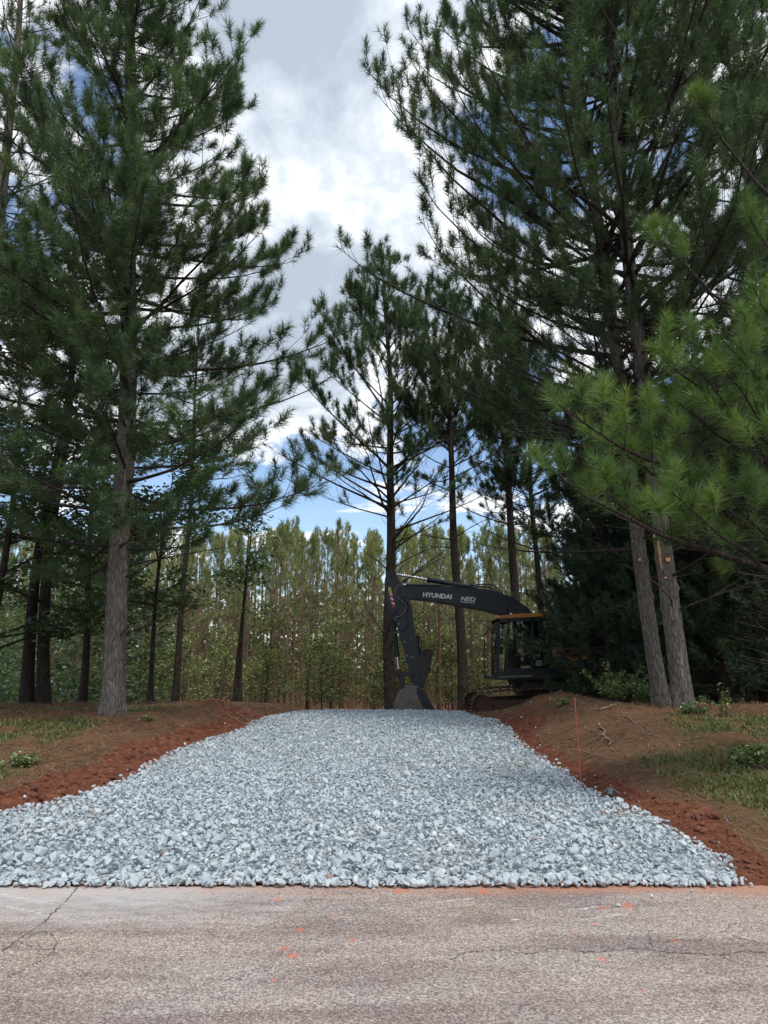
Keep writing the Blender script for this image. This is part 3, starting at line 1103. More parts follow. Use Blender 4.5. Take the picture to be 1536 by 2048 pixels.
    while z < ztop:
        t = (z - cb) / (H - cb)
        if zcap and z > zcap:
            break
        nb = int(rng.integers(3, 6))
        az0 = rng.uniform(0, 6.28)
        for b_ in range(nb):
            az = az0 + b_ * 2 * math.pi / nb + rng.normal(0, 0.25)
            if az_ok and not az_ok(az, z):
                continue
            if rng.uniform() < drop:
                continue
            L = Lmax * float(np.interp(t, env[0], env[1])) * rng.uniform(0.5, 1.15)
            if L < 0.25:
                L = 0.25
            e0 = el[0] + (el[1] - el[0]) * t ** 0.8 + rng.normal(0, 0.12)
            npt = 8 if L > 1.2 else 5
            zz_ = z + rng.uniform(-0.12, 0.12)
            Pb = curve_pts(path(zz_), az, e0, L, upturn * (1 - 0.6 * t), npt, rng, 0.07)
            rr = np.linspace(min(0.0088 * L + 0.007, rad(zz_) * 0.6), 0.0045, npt)
            limbs.append((Pb, rr))
            tb = tone[0] + rng.normal(0, tone[1] * 0.45)
            # side shoots, needle tufts clumped towards their ends
            keep = 1.0 if not thin else min(1.0, max(0.14, t / thin))
            ns = max(2, int(L * 2.5 * dens))
            for q in range(ns):
                s = bare + (0.985 - bare) * (q + rng.uniform(0, 1)) / ns
                p, d = interp_path(Pb, s)
                a = math.atan2(d[1], d[0]) + (1 if q % 2 else -1) * rng.uniform(0.4, 1.05)
                ee = math.atan2(d[2], math.hypot(d[0], d[1])) + rng.uniform(-0.15, 0.4)
                Ls = min(1.45, 1.2 * sec * L * (1.12 - s) + 0.26) * rng.uniform(0.55, 1.2)
                Ps = curve_pts(p, a, ee, Ls, rng.uniform(0.2, 0.9), 3, rng, 0.12)
                if not simple or q % 3 == 0:
                    crown.add(*tube(Ps, np.linspace(0.0075 if Ls > 0.5 else 0.0055, 0.003, len(Ps)), 3), mat=0)
                if rng.uniform() > keep:
                    continue
                tq = tb + rng.normal(0, tone[1] * 0.8)
                TP.append(Ps[-1]); TD.append(Ps[-1] - Ps[-2]); TT.append(tq + 0.08)
                m = int(Ls / 0.135 * dens * rng.uniform(0.5, 1.35) + 0.5)
                for c in range(m):
                    s2 = 1.0 - 0.58 * rng.uniform(0, 1) ** 1.6
                    p2, d2 = interp_path(Ps, min(s2, 0.995))
                    a2 = math.atan2(d2[1], d2[0]) + rng.choice([-1, 1]) * rng.uniform(0.3, 1.1)
                    e2 = math.atan2(d2[2], math.hypot(d2[0], d2[1])) + rng.uniform(-0.15, 0.75)
                    l2 = rng.uniform(0.06, 0.25)
                    dv = np.array([math.cos(a2) * math.cos(e2), math.sin(a2) * math.cos(e2), math.sin(e2)])
                    pe = p2 + dv * l2
                    if not simple and c % 2 == 0:
                        crown.add(*tube([p2, pe], [0.0045, 0.003], 3), mat=0)
                    TP.append(pe); TD.append(dv); TT.append(tq + rng.normal(0, tone[1] * 0.5))
            TP.append(Pb[-1]); TD.append(Pb[-1] - Pb[-2]); TT.append(tb + 0.1)
        z += whorl * rng.uniform(0.6, 1.35) * (1.0 if t < 0.7 else 0.8)
    # short leafy shoots close to the stem
    for k in range(inner):
        zi = cb + (min(H, zcap or H) - cb) * (0.15 + 0.85 * rng.uniform(0, 1))
        Ps = curve_pts(path(zi), rng.uniform(0, 6.28), rng.uniform(0.2, 1.0), rng.uniform(0.45, 1.5), 0.5, 4, rng, 0.12)
        crown.add(*tube(Ps, np.linspace(0.010, 0.004, 4), 3), mat=0)
        tq = tone[0] + rng.normal(0, tone[1] * 0.8)
        for c in range(int(rng.integers(5, 12))):
            p2, d2 = interp_path(Ps, 1 - 0.55 * rng.uniform(0, 1) - 0.002)
            dv = norm((d2 / np.linalg.norm(d2) + rng.normal(0, 0.6, 3) + np.array([0, 0, 0.3]))[None])[0]
            TP.append(p2 + dv * rng.uniform(0.08, 0.25)); TD.append(dv); TT.append(tq + rng.normal(0, tone[1] * 0.5))
    # leader
    for k in range(6):
        zt = H - 0.12 * k
        TP.append(path(zt)); TD.append(np.array([rng.normal(0, 0.3), rng.normal(0, 0.3), 1.0])); TT.append(tone[0] + 0.15)
    needle_tufts(crown, TP, TD, np.clip(TT, 0, 1), rng, tuft[0], tuft[1], tuft[2], tuft[3], 1)
    mb.build('trunk', M[bark], root, True)
    if limb_parts:
        small = MB()
        for Pb, rr in limbs:
            L = np.linalg.norm(Pb[-1] - Pb[0])
            V, F = tube(Pb, rr, 6 if L > 1.5 else 4, False)
            if L > 1.6:
                lm = MB()
                lm.add(V, F)
                lm.build('limb', M['bark_dark'] if bark != 'bark_red' else M['twig'], root, True)
            else:
                crown.add(V, F, mat=0)
    else:
        for Pb, rr in limbs:
            V, F = tube(Pb, rr, 4, False)
            crown.add(V, F, mat=0)
    crown.build('crown', [M['twig'], M[needle]], root, smooth_slots=[0])
    return root, path


def leaves(mb, P, rng, per, spread, size, mat, tone=(0.5, 0.2), flat=0.5):
    P = np.asarray(P)
    T = len(P)
    c = P[:, None] + rng.normal(0, spread, (T, per, 3)) * np.array([1, 1, 0.6])
    c = c.reshape(-1, 3)
    n = len(c)
    nrm = norm(np.stack([rng.normal(0, flat, n), rng.normal(0, flat, n), np.ones(n)], -1))
    a = rng.uniform(0, 6.28, n)
    t0 = np.stack([np.cos(a), np.sin(a), np.zeros(n)], -1)
    u = norm(t0 - nrm * (t0 * nrm).sum(-1, keepdims=True))
    v = np.cross(nrm, u)
    s = size * rng.uniform(0.6, 1.25, n)[:, None]
    fold = nrm * s * 0.18
    V = np.stack([c - u * s * 0.55, c + v * s * 0.36 + fold, c + u * s * 0.6 - nrm * s * 0.12, c - v * s * 0.36 + fold], 1).reshape(-1, 3)
    k = np.arange(n)[:, None] * 4
    F = np.concatenate([k + np.array([[0, 1, 2]]), k + np.array([[0, 2, 3]])])
    tt = np.clip(np.repeat(rng.normal(tone[0], tone[1], T), per) + rng.normal(0, 0.12, n), 0, 1)
    mb.add(V, F, tone=np.repeat(tt, 4), mat=mat)


def make_hardwood(name, loc, H, r0, cb, Lmax, seed, leaf='leaf_dark', bark='bark_dark', nbr=30, per=26, size=0.11, lean=(0, 0), stems=1, tone=(0.45, 0.2), el=(0.15, 0.9), spread=0.17, sides=10):
    rng = np.random.default_rng(seed)
    root = empty(name, loc)
    crown = MB()
    tips = []
    for st in range(stems):
        tm = MB()
        off = np.array([0.0, 0.0]) if stems == 1 else np.array([math.cos(st * 2.6), 0.4 * math.sin(st * 2.6)]) * (r0 * 1.5)
        ln = np.array(lean) + (rng.normal(0, 0.02, 2) if stems > 1 else 0)
        ph = rng.uniform(0, 6.28, 2)
        hh = H * (1 if st == 0 else rng.uniform(0.8, 0.97))

        def path(z):
            return np.array([off[0] + ln[0] * z + 0.10 * math.sin(z * 0.6 + ph[0]) - 0.1 * math.sin(ph[0]), off[1] + ln[1] * z + 0.10 * math.sin(z * 0.5 + ph[1]) - 0.1 * math.sin(ph[1]), z])
        zs = np.linspace(-0.25, hh, 18)
        V, F = tube([path(z) for z in zs], [r0 * max(1 - max(z, 0) / hh, 0.04) ** 0.8 * (1 + 0.4 * math.exp(-max(z, 0) / 0.3)) for z in zs], sides)
        tm.add(V, F)
        for b_ in range(nbr // stems):
            t = rng.uniform(0, 1) ** 0.9
            z = cb + (hh - cb - 0.2) * t
            L = Lmax * (1 - 0.65 * t) * rng.uniform(0.5, 1.1)
            Pb = curve_pts(path(z), rng.uniform(0, 6.28), el[0] + (el[1] - el[0]) * t + rng.normal(0, 0.15), L, rng.uniform(-0.3, 0.3), 7, rng, 0.12)
            tm.add(*tube(Pb, np.linspace(min(0.010 * L + 0.006, r0 * 0.5), 0.004, 7), 4, False))
            ns = max(2, int(L * 3.2))
            for q in range(ns):
                s = 0.25 + 0.74 * (q + rng.uniform(0, 1)) / ns
                p, d = interp_path(Pb, s)
                a = math.atan2(d[1], d[0]) + (1 if q % 2 else -1) * rng.uniform(0.4, 1.1)
                Ls = (0.4 * L * (1.1 - s) + 0.25) * rng.uniform(0.6, 1.2)
                Ps = curve_pts(p, a, rng.uniform(-0.2, 0.5), Ls, rng.uniform(-0.4, 0.2), 4, rng, 0.15)
                crown.add(*tube(Ps, np.linspace(0.007, 0.003, 4), 3), mat=0)
                for sx in np.linspace(0.4, 1.0, max(2, int(Ls / 0.22))):
                    tips.append(interp_path(Ps, sx * 0.999)[0])
            tips.append(Pb[-1])
        tm.build('trunk' if st == 0 else 'stem', M[bark], root, True)
    leaves(crown, tips, rng, per, spread, size, 1, tone)
    crown.build('crown', [M['twig'], M[leaf]], root, smooth_slots=[0])
    return root


def gz(x, y):
    return float(terrain(np.array([x]), np.array([y]))[0][0])


def place(px, Y):
    """ground point that shows at photo column px at distance Y"""
    d = ray(px, 1400)
    x = d[0] * Y / d[1]
    return (x, Y, gz(x, Y))


# ------------------------------------------------------------------ tall pines near the road
ENV_A = ([0, .06, .22, .36, .5, .62, .8, 1], [.78, .95, 1.0, .74, .54, .42, .30, .06])
root, _ = make_pine('pine_tree', place(228, 13.6), 27, 0.205, 3.1, 4.7, ENV_A, 101, lean=(-0.052, 0.0), dens=1.56, inner=300, bare=0.20, whorl=0.40, tuft=(29, 0.215, 0.0100, 0.17), tone=(0.46, 0.18), dead=7, fine=9.0, wig=0.07, zcap=22)
tag(root, 'tall thick trunked pine standing alone on the straw bank above the red clay', 'tree', 'tall pines along the driveway')

ENV_H = ([0, .08, .25, .5, .7, 1], [.80, 1.0, 1.0, .85, .6, .08])
root, pathH2 = make_pine('pine_tree', place(1367, 13.0), 27, 0.168, 4.3, 5.4, ENV_H, 202, lean=(-0.020, 0.01), dens=1.12, inner=60, bare=0.28, whorl=0.42, tuft=(28, 0.22, 0.0102, 0.17), tone=(0.44, 0.18), dead=12, fine=7.0, wig=0.05, zcap=20, el=(0.20, 1.0), upturn=0.6)
tag(root, 'thicker pine of the close pair, bark patches cut open where limbs were sawn off', 'tree', 'tall pines along the driveway')
twinA = root
root, pathH1 = make_pine('pine_tree', place(1322, 13.9), 28, 0.146, 5.0, 6.0, ENV_H, 203, lean=(-0.060, 0.01), dens=1.08, inner=60, bare=0.28, whorl=0.42, tuft=(28, 0.22, 0.0102, 0.17), tone=(0.42, 0.18), dead=10, fine=7.0, wig=0.06, zcap=20, el=(0.22, 1.0), upturn=0.6)
tag(root, 'slimmer leaning pine of the close pair with the leafy weed at its foot', 'tree', 'tall pines along the driveway')
twinB = root

# sawn limb stubs on the pair
def stub(tree, path, z, az, r, L, r_tr):
    c = path(z)
    d = np.array([math.cos(az), math.sin(az), 0.35])
    d /= np.linalg.norm(d)
    p0 = c + d * r_tr * 0.85
    p1 = p0 + d * L
    mb = MB()
    mb.add(*tube([p0, p1], [r * 1.25, r], 10, False))
    st = mb.build('branch_stub', M['bark'], tree, True)
    th = np.arange(10) * 2 * math.pi / 10
    a = np.cross(d, [0, 0, 1.0]); a /= np.linalg.norm(a)
    b = np.cross(d, a)
    rim = p1 + d * 0.002 + r * 0.96 * (a[None] * np.cos(th)[:, None] + b[None] * np.sin(th)[:, None])
    mb = MB()
    mb.add(np.vstack([rim, p1 + d * 0.008]), np.array([[i, (i + 1) % 10, 10] for i in range(10)]))
    mb.build('cut_face', M['cut_wood'], st)

stub(twinA, pathH2, 2.56, -1.62, 0.05, 0.04, 0.160)
stub(twinA, pathH2, 3.0, -2.6, 0.045, 0.09, 0.155)
stub(twinA, pathH2, 2.95, -0.45, 0.03, 0.06, 0.155)
stub(twinA, pathH2, 2.22, -2.1, 0.028, 0.04, 0.175)
stub(twinB, pathH1, 2.72, -2.0, 0.035, 0.05, 0.14)
stub(twinB, pathH1, 3.1, -2.7, 0.022, 0.05, 0.135)
# torn strip of bark below the upper stub
mb = MB()
zs = np.linspace(2.42, 3.02, 10)
pp = np.array([pathH2(z) for z in zs])
for k, zc in enumerate(zs):
    az = -2.45 + 0.03 * math.sin(k * 1.7)
    pp[k] += 0.157 * np.array([math.cos(az), math.sin(az), 0])
wv = np.array([0.004, 0.014, 0.02, 0.024, 0.022, 0.03, 0.034, 0.03, 0.024, 0.01])
mb.add(*tube(pp, wv, 6, False))
mb.build('torn_bark', M['cut_wood'], twinA, True)

# nearer pine outside the frame, its branches hang into view
NEAR = (5.75, 8.4, gz(5.75, 8.4))
TG = []
for px, py, Y, z0, br in [(1105, 800, 7.0, 3.0, .55), (1180, 790, 7.6, 3.1, .6), (1090, 930, 6.9, 2.3, .5), (1160, 960, 7.4, 2.2, .5), (1240, 900, 7.8, 2.6, .6), (1330, 930, 7.4, 2.4, .5), (1345, 985, 6.8, 2.0, .45),
                          (1440, 960, 7.0, 2.0, .4), (1300, 690, 7.2, 3.6, .5), (1350, 800, 7.5, 3.2, .45), (1420, 650, 6.8, 3.9, .4), (1490, 640, 7.0, 3.8, .3), (1440, 730, 6.7, 3.2, .3), (1375, 720, 6.9, 3.3, .5), (1490, 850, 6.8, 2.6, .4), (1500, 780, 7.2, 3.0, .3),
                          (1385, 190, 8.2, 6.4, .80), (1310, 470, 8.2, 4.9, .78), (1490, 420, 7.9, 5.0, .75), (1505, 570, 7.2, 4.2, .6)]:
    X, Z = at(px, py, Y)
    TG.append((X, Y, Z, z0 * 1.0, br))
root, _ = make_pine('pine_tree', NEAR, 13, 0.16, 2.6, 3.9, ENV_H, 305, dens=0.80, tuft=(85, 0.20, 0.0052, 0.13), needle='needle_lit', tone=(0.52, 0.2), dead=9, wig=0.05, fine=1.3, targets=TG, sec=0.26)
tag(root, 'bright green pine nearest the road, long needled branches reaching in from the edge', 'tree', 'tall pines along the driveway')
root, _ = make_pine('pine_tree', place(1640, 15.5), 25, 0.21, 7.0, 4.2, ENV_H, 306, lean=(0.0, 0), dens=0.9, tuft=(26, 0.21, 0.0105, 0.15), tone=(0.42, 0.18), dead=10, wig=0.16, zcap=21, fine=2.0, el=(0.1, 0.9))
tag(root, 'open crowned dark pine whose bare trunk shows in the upper corner beside the pair', 'tree', 'tall pines along the driveway')
root, _ = make_pine('pine_tree', place(-150, 16.5), 24, 0.22, 4.0, 4.0, ENV_A, 307, dens=1.0, tuft=(24, 0.21, 0.012, 0.15), tone=(0.42, 0.18), dead=4, wig=0.1, zcap=21, fine=2.0)
tag(root, 'dense pine behind the thick trunked one, most of it beyond the picture edge', 'tree', 'tall pines along the driveway')

# pines behind the excavator
ENV_E = ([0, .1, .35, .6, .85, 1], [.9, 1.0, .95, .65, .3, .05])
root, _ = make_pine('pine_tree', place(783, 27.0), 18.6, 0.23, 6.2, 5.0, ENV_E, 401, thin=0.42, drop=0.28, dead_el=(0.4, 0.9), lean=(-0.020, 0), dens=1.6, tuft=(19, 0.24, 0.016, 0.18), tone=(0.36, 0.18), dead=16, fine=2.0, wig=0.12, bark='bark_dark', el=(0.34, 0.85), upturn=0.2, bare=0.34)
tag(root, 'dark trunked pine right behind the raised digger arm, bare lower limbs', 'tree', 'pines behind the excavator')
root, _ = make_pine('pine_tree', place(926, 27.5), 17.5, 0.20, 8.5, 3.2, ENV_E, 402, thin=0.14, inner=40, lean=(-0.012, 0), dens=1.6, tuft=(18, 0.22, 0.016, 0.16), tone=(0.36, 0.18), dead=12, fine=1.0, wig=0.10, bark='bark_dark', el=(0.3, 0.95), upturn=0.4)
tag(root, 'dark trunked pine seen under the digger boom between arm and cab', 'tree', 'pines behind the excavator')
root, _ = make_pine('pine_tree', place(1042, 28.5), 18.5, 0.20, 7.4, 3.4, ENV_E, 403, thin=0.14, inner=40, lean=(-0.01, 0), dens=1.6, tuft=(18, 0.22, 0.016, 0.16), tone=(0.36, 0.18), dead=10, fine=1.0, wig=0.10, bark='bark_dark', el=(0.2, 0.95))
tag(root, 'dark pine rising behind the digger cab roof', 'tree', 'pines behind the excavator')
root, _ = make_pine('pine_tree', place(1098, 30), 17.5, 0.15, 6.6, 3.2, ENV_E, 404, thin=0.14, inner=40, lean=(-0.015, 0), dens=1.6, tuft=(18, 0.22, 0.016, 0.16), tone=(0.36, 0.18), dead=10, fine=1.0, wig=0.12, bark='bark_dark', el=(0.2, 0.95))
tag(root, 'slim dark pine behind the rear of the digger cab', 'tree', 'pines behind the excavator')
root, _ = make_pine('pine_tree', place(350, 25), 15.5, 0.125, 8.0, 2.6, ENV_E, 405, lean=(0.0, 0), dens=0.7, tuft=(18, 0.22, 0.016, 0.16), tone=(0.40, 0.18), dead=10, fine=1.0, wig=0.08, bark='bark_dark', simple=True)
tag(root, 'slender straight dark pine behind the straw bank, a gap of sky beside its top', 'tree', 'pines behind the excavator')

# ------------------------------------------------------------------ hardwoods on the left
for args, lab in [
    (dict(loc=place(68, 19), H=13.5, r0=0.165, cb=2.4, Lmax=3.6, seed=501, nbr=46, per=10, size=0.15, stems=2), 'twin stemmed dark broadleaf tree in deep shade behind the straw bank'),
    (dict(loc=place(165, 22.5), H=12, r0=0.125, cb=2.2, Lmax=3.2, seed=502, nbr=36, per=10, size=0.15), 'single dark broadleaf trunk in shade just behind the thick pine'),
    (dict(loc=place(300, 21), H=7.4, r0=0.08, cb=2.8, Lmax=3.2, seed=503, nbr=26, per=10, size=0.15, lean=(0.05, 0)), 'leaning broadleaf tree spreading leafy branches right of the thick pine'),
    (dict(loc=place(474, 24), H=6.7, r0=0.07, cb=3.0, Lmax=1.5, seed=504, nbr=26, per=9, size=0.13, stems=2), 'double stemmed sapling standing behind the straw mound'),
    (dict(loc=place(-40, 17), H=10.5, r0=0.11, cb=1.0, Lmax=3.2, seed=505, nbr=36, per=10, size=0.15), 'low branched dark broadleaf tree at the very edge of the straw bank'),
    (dict(loc=place(225, 27), H=11, r0=0.11, cb=1.5, Lmax=3.0, seed=506, nbr=34, per=10, size=0.16), 'thin broadleaf tree farther back hidden behind the thick pine trunk'),
]:
    loc = args.pop('loc')
    root = make_hardwood('broadleaf_tree', loc, **args)
    tag(root, lab, 'tree', 'broadleaf trees behind the bank')

# ------------------------------------------------------------------ dark cedars on the right
ENV_C = ([0, .15, .4, .7, 1], [.8, 1.0, .8, .5, .05])
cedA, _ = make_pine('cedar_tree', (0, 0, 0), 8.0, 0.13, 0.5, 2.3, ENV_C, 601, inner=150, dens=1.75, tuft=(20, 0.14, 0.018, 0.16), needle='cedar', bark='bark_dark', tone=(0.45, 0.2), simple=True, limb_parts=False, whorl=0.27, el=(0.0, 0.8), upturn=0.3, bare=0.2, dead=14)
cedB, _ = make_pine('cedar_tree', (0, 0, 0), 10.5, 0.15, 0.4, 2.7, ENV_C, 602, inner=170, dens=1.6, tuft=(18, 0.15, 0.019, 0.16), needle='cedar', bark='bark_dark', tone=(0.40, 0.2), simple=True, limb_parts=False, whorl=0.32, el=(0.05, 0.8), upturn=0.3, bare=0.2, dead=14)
CED = [
    (1196, 19.6, 0, 2.9, 0.62, 'small shaggy cedar close in front of the digger engine cover'),
    (1222, 18.4, 0, 0.3, 1.12, 'dark shaggy cedar standing in front of the digger body'),
    (1345, 18.0, 1, 1.5, 0.80, 'dark cedar directly behind the close pair of pines'),
    (1455, 16.6, 0, 2.2, 1.0, 'dark cedar to the side of the thicker pair pine, branches to the ground'),
    (1580, 15.6, 1, 4.0, 0.85, 'dark cedar at the picture edge on the grassy bank side'),
    (1290, 25.6, 1, 5.1, 1.0, 'tall dark cedar behind the digger engine cover'),
    (1430, 23.0, 0, 0.9, 1.15, 'dark cedar deep in the shade farther behind the pair of pines'),
    (1530, 21.0, 1, 3.3, 1.0, 'tall dark cedar deep in the shade near the picture edge'),
    (1180, 31.0, 1, 2.7, 1.05, 'tall dark cedar far behind the digger cab'),
    (1650, 20.0, 1, 1.1, 1.05, 'tall dark cedar partly past the picture edge behind the grassy bank'),
    (1360, 33.0, 1, 2.0, 1.25, 'tallest dark cedar at the back of the shaded wood'),
    (1500, 31.0, 1, 4.4, 1.25, 'dark cedar at the back of the shaded wood near the edge'),
]
first = {}
for px, Y, v, rz, s, lab in CED:
    base = (cedA, cedB)[v]
    o = base if v not in first else copy_tree(base)
    first[v] = 1
    o.location = place(px, Y)
    o.rotation_euler = (0, 0, rz)
    o.scale = (s,) * 3
    tag(o, lab, 'tree', 'dark cedars in the shaded wood')

# ------------------------------------------------------------------ young pine plantation
ENV_P = ([0, .2, .5, .8, 1], [.7, 1.0, .75, .45, .1])
protos = []
for k in range(6):
    r_ = np.random.default_rng(700 + k)
    H = [12.2, 13.0, 11.4, 12.6, 13.6, 11.0][k]
    o, _ = make_pine('young_pine', (0, 0, 0), H, [0.115, 0.125, 0.10, 0.12, 0.13, 0.095][k], H * r_.uniform(0.46, 0.60), r_.uniform(1.2, 1.75), ENV_P, 700 + k, thin=0.6, drop=0.42, dens=0.95, tuft=(13, 0.26, 0.026, 0.24), needle='needle_far', bark='bark_red',
                     tone=(0.5, 0.22), simple=True, limb_parts=False, whorl=0.44, el=(0.15, 0.95), upturn=0.4, bare=0.25, dead=40, wig=0.06)
    protos.append(o)
rp = np.random.default_rng(77)
used = set()
cnt = 0
spots = []
for Y in np.arange(37, 72, 2.9):
    for X in np.arange(-34, 26, 1.75):
        x = X + rp.uniform(-0.7, 0.7)
        y = Y + rp.uniform(-1.0, 1.0)
        if abs(x) > 0.56 * y + 1:
            continue
        if x > 0.25 * y:
            continue
        spots.append((x, y))
spots.sort(key=lambda q: q[1])
for x, y in spots[:290]:
    k = int(rp.integers(0, 6))
    o = protos[k] if k not in used else copy_tree(protos[k])
    used.add(k)
    o.location = (x, y, gz(x, y) - 0.05)
    o.rotation_euler = (rp.normal(0, 0.012), rp.normal(0, 0.012), rp.uniform(0, 6.28))
    top = CAM_Z + math.tan(R(10.3)) * y * rp.choice([rp.uniform(0.55, 0.85), rp.uniform(0.80, 1.0), rp.uniform(0.95, 1.10)])
    s = (top - gz(x, y)) / [12.2, 13.0, 11.4, 12.6, 13.6, 11.0][k]
    o.scale = (s, s, s)
    tag(o, 'slender sunlit young pine in the dense plantation beyond the driveway crest', 'tree', 'young pines of the plantation')
    cnt += 1
print('young pines', cnt)

# saplings and shrubs among the trunks
sap = [make_hardwood('sapling', (0, 0, 0), h, 0.03, 0.3, 1.5, 800 + k, leaf='leaf_light', bark='twig', nbr=22, per=7, size=0.12, tone=(0.45, 0.28), sides=6, spread=0.24) for k, h in enumerate((3.4, 2.6, 4.4))]
used = set()
rs = np.random.default_rng(88)
nsap = 0
for k in range(44):
    Y = rs.uniform(29.5, 47)
    px = rs.uniform(190, 1110)
    if Y < 31 and 700 < px < 830:
        continue
    v = int(rs.integers(0, 3))
    o = sap[v] if v not in used else copy_tree(sap[v])
    used.add(v)
    o.location = place(px, Y)
    o.rotation_euler = (0, 0, rs.uniform(0, 6.28))
    s = rs.uniform(0.7, 1.2)
    o.scale = (s, s, s)
    tag(o, 'light green leafy sapling growing among the young pine trunks', 'sapling', 'leafy saplings under the young pines')
    nsap += 1
# low dark undergrowth deep in the wood (one mass)
rw = np.random.default_rng(99)
mb = MB()
nb = 2600
X = rw.uniform(-75, 75, nb)
Y = rw.uniform(72, 104, nb)
hh = rw.uniform(0.0, 1.0, nb) ** 1.3 * 11
zt = terrain(X, Y)[0]
leaves(mb, np.stack([X, Y, zt + hh], -1), rw, 13, 0.95, 0.92, 0, (0.12, 0.2), 2.5)
for k in range(110):
    x, y = rw.uniform(-70, 70), rw.uniform(74, 100)
    z0 = gz(x, y)
    mb.add(*tube([[x, y, z0 - 0.2], [x + rw.normal(0, .2), y, z0 + 12]], [0.16, 0.06], 6), mat=1)
o = mb.build('far_woods', [M['needle_far'], M['bark_red']])
tag(o, 'hazy mass of distant wood closing the view behind the plantation', 'woods', kind='stuff')
# shaded wood on the right, far back
mb = MB()
nb = 1500
X = rw.uniform(8, 60, nb)
Y = rw.uniform(33, 60, nb)
k = X > 0.27 * Y
X, Y = X[k], Y[k]
hh = rw.uniform(0.1, 12, len(X))
zt = terrain(X, Y)[0]
leaves(mb, np.stack([X, Y, zt + hh], -1), rw, 24, 0.7, 0.32, 0, (0.4, 0.25), 2.5)
for k in range(60):
    y = rw.uniform(33, 58)
    x = rw.uniform(0.28 * y, 0.7 * y)
    z0 = gz(x, y)
    mb.add(*tube([[x, y, z0 - 0.2], [x + rw.normal(0, .2), y, z0 + 13]], [0.15, 0.05], 6), mat=1)
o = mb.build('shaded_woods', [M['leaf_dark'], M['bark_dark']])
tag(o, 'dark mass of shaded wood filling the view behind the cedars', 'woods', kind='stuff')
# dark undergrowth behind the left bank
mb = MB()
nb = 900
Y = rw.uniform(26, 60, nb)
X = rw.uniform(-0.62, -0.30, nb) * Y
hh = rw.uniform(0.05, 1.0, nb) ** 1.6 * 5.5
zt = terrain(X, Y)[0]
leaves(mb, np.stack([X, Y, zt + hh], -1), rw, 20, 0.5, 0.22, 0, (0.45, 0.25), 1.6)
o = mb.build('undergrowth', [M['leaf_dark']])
tag(o, 'dark leafy undergrowth between the trunks behind the straw bank', 'undergrowth', kind='stuff')

# ------------------------------------------------------------------ excavator
EX = np.array([*[at(1060, 1420, 22.3)[0]], 22.3, 0.0])
EX[2] = gz(EX[0], 22.3)
exc = empty('excavator', tuple(EX))
tag(exc, 'navy tracked excavator with arm and bucket lowered behind the gravel crest', 'excavator')


def ZA(p):
    return 720 + p[0] / 2.954, 1100 + p[1] / 2.954


def ZB(p):
    return 760 + p[0] / 6.4, 1130 + p[1] / 6.4


def ZC(p):
    return 960 + p[0] / 5.486, 1190 + p[1] / 5.486


def L2(p, Y, f=ZB):
    """photo crop point -> machine XZ at distance Y"""
    X, Z = at(*f(p), Y)
    return X - EX[0], Z - EX[2]


def prism(name, poly, y0, y1, mat, parent, bev=0.018, f=None, Y=22.5, seg=2):
    P = [L2(p, Y, f) for p in poly] if f else poly
    bm = bmesh.new()
    a = [bm.verts.new((x, y0, z)) for x, z in P]
    b = [bm.verts.new((x, y1, z)) for x, z in P]
    n = len(P)
    bm.faces.new(a)
    bm.faces.new(b[::-1])
    for i in range(n):
        bm.faces.new((a[i], b[i], b[(i + 1) % n], a[(i + 1) % n]))
    bmesh.ops.recalc_face_normals(bm, faces=bm.faces)
    if bev:
        bmesh.ops.bevel(bm, geom=[e for e in bm.edges if e.calc_face_angle(0) > 0.5], offset=bev, segments=seg, affect='EDGES', clamp_overlap=True)
    me = bpy.data.meshes.new(name)
    bm.to_mesh(me)
    bm.free()
    me.materials.append(mat)
    return link(name, me, parent)


def box(name, x0, x1, y0, y1, z0, z1, mat, parent, bev=0.012):
    return prism(name, [(x0, z0), (x1, z0), (x1, z1), (x0, z1)], y0, y1, mat, parent, bev)


def rodo(name, pts, r, mat, parent, sides=12):
    mb = MB()
    P = np.array(pts, dtype=float)
    V, F = tube(P, r, sides, False)
    mb.add(V, F)
    k = len(V)
    rr = np.asarray(r) * np.ones(len(P))
    for e, idx in ((0, range(sides)), (len(P) - 1, range(k - sides, k))):
        c = P[e]
        mb.add(np.vstack([V[list(idx)], c]), np.array([[i, (i + 1) % sides, sides] for i in range(sides)]))
    return mb.build(name, mat, parent, True)


def disc(name, cx, cz, r, y0, y1, mat, parent, sides=24):
    return prism(name, [(cx + r * math.cos(i * 2 * math.pi / sides), cz + r * math.sin(i * 2 * math.pi / sides)) for i in range(sides)], y0, y1, mat, parent, 0.012)


YB = 22.5            # plane of the boom
yb = YB - EX[1]
# boom
boom = prism('boom', [(205, 252), (222, 226), (262, 211), (450, 216), (640, 226), (770, 240), (890, 280), (985, 345), (1065, 460), (1120, 640), (1140, 765), (1060, 795), (1000, 655),
                      (935, 485), (868, 398), (742, 362), (570, 330), (380, 300), (272, 288), (218, 276)], yb - 0.25, yb + 0.25, M['navy'], exc, 0.03, ZA, YB)
# weld seam plates and end casting on the boom
x, z = L2((225, 252), YB, ZA)
disc('pivot_pin', x, z, 0.095, yb - 0.31, yb + 0.31, M['black'], boom)
for p in ((650, 222), (1095, 745)):
    x, z = L2(p, YB, ZA)
    disc('pivot_pin', x, z, 0.075, yb - 0.3, yb + 0.3, M['black'], boom)
# arm
arm = prism('arm', [(95, 95), (190, 95), (238, 180), (285, 285), (372, 420), (410, 600), (440, 830), (465, 1000), (500, 1200), (535, 1400), (545, 1590), (435, 1580), (390, 1400), (340, 1230), (290, 1030),
                    (245, 870), (200, 735), (115, 690), (85, 560), (66, 330), (60, 190)], yb - 0.19, yb + 0.19, M['navy'], exc, 0.025, ZB, YB)
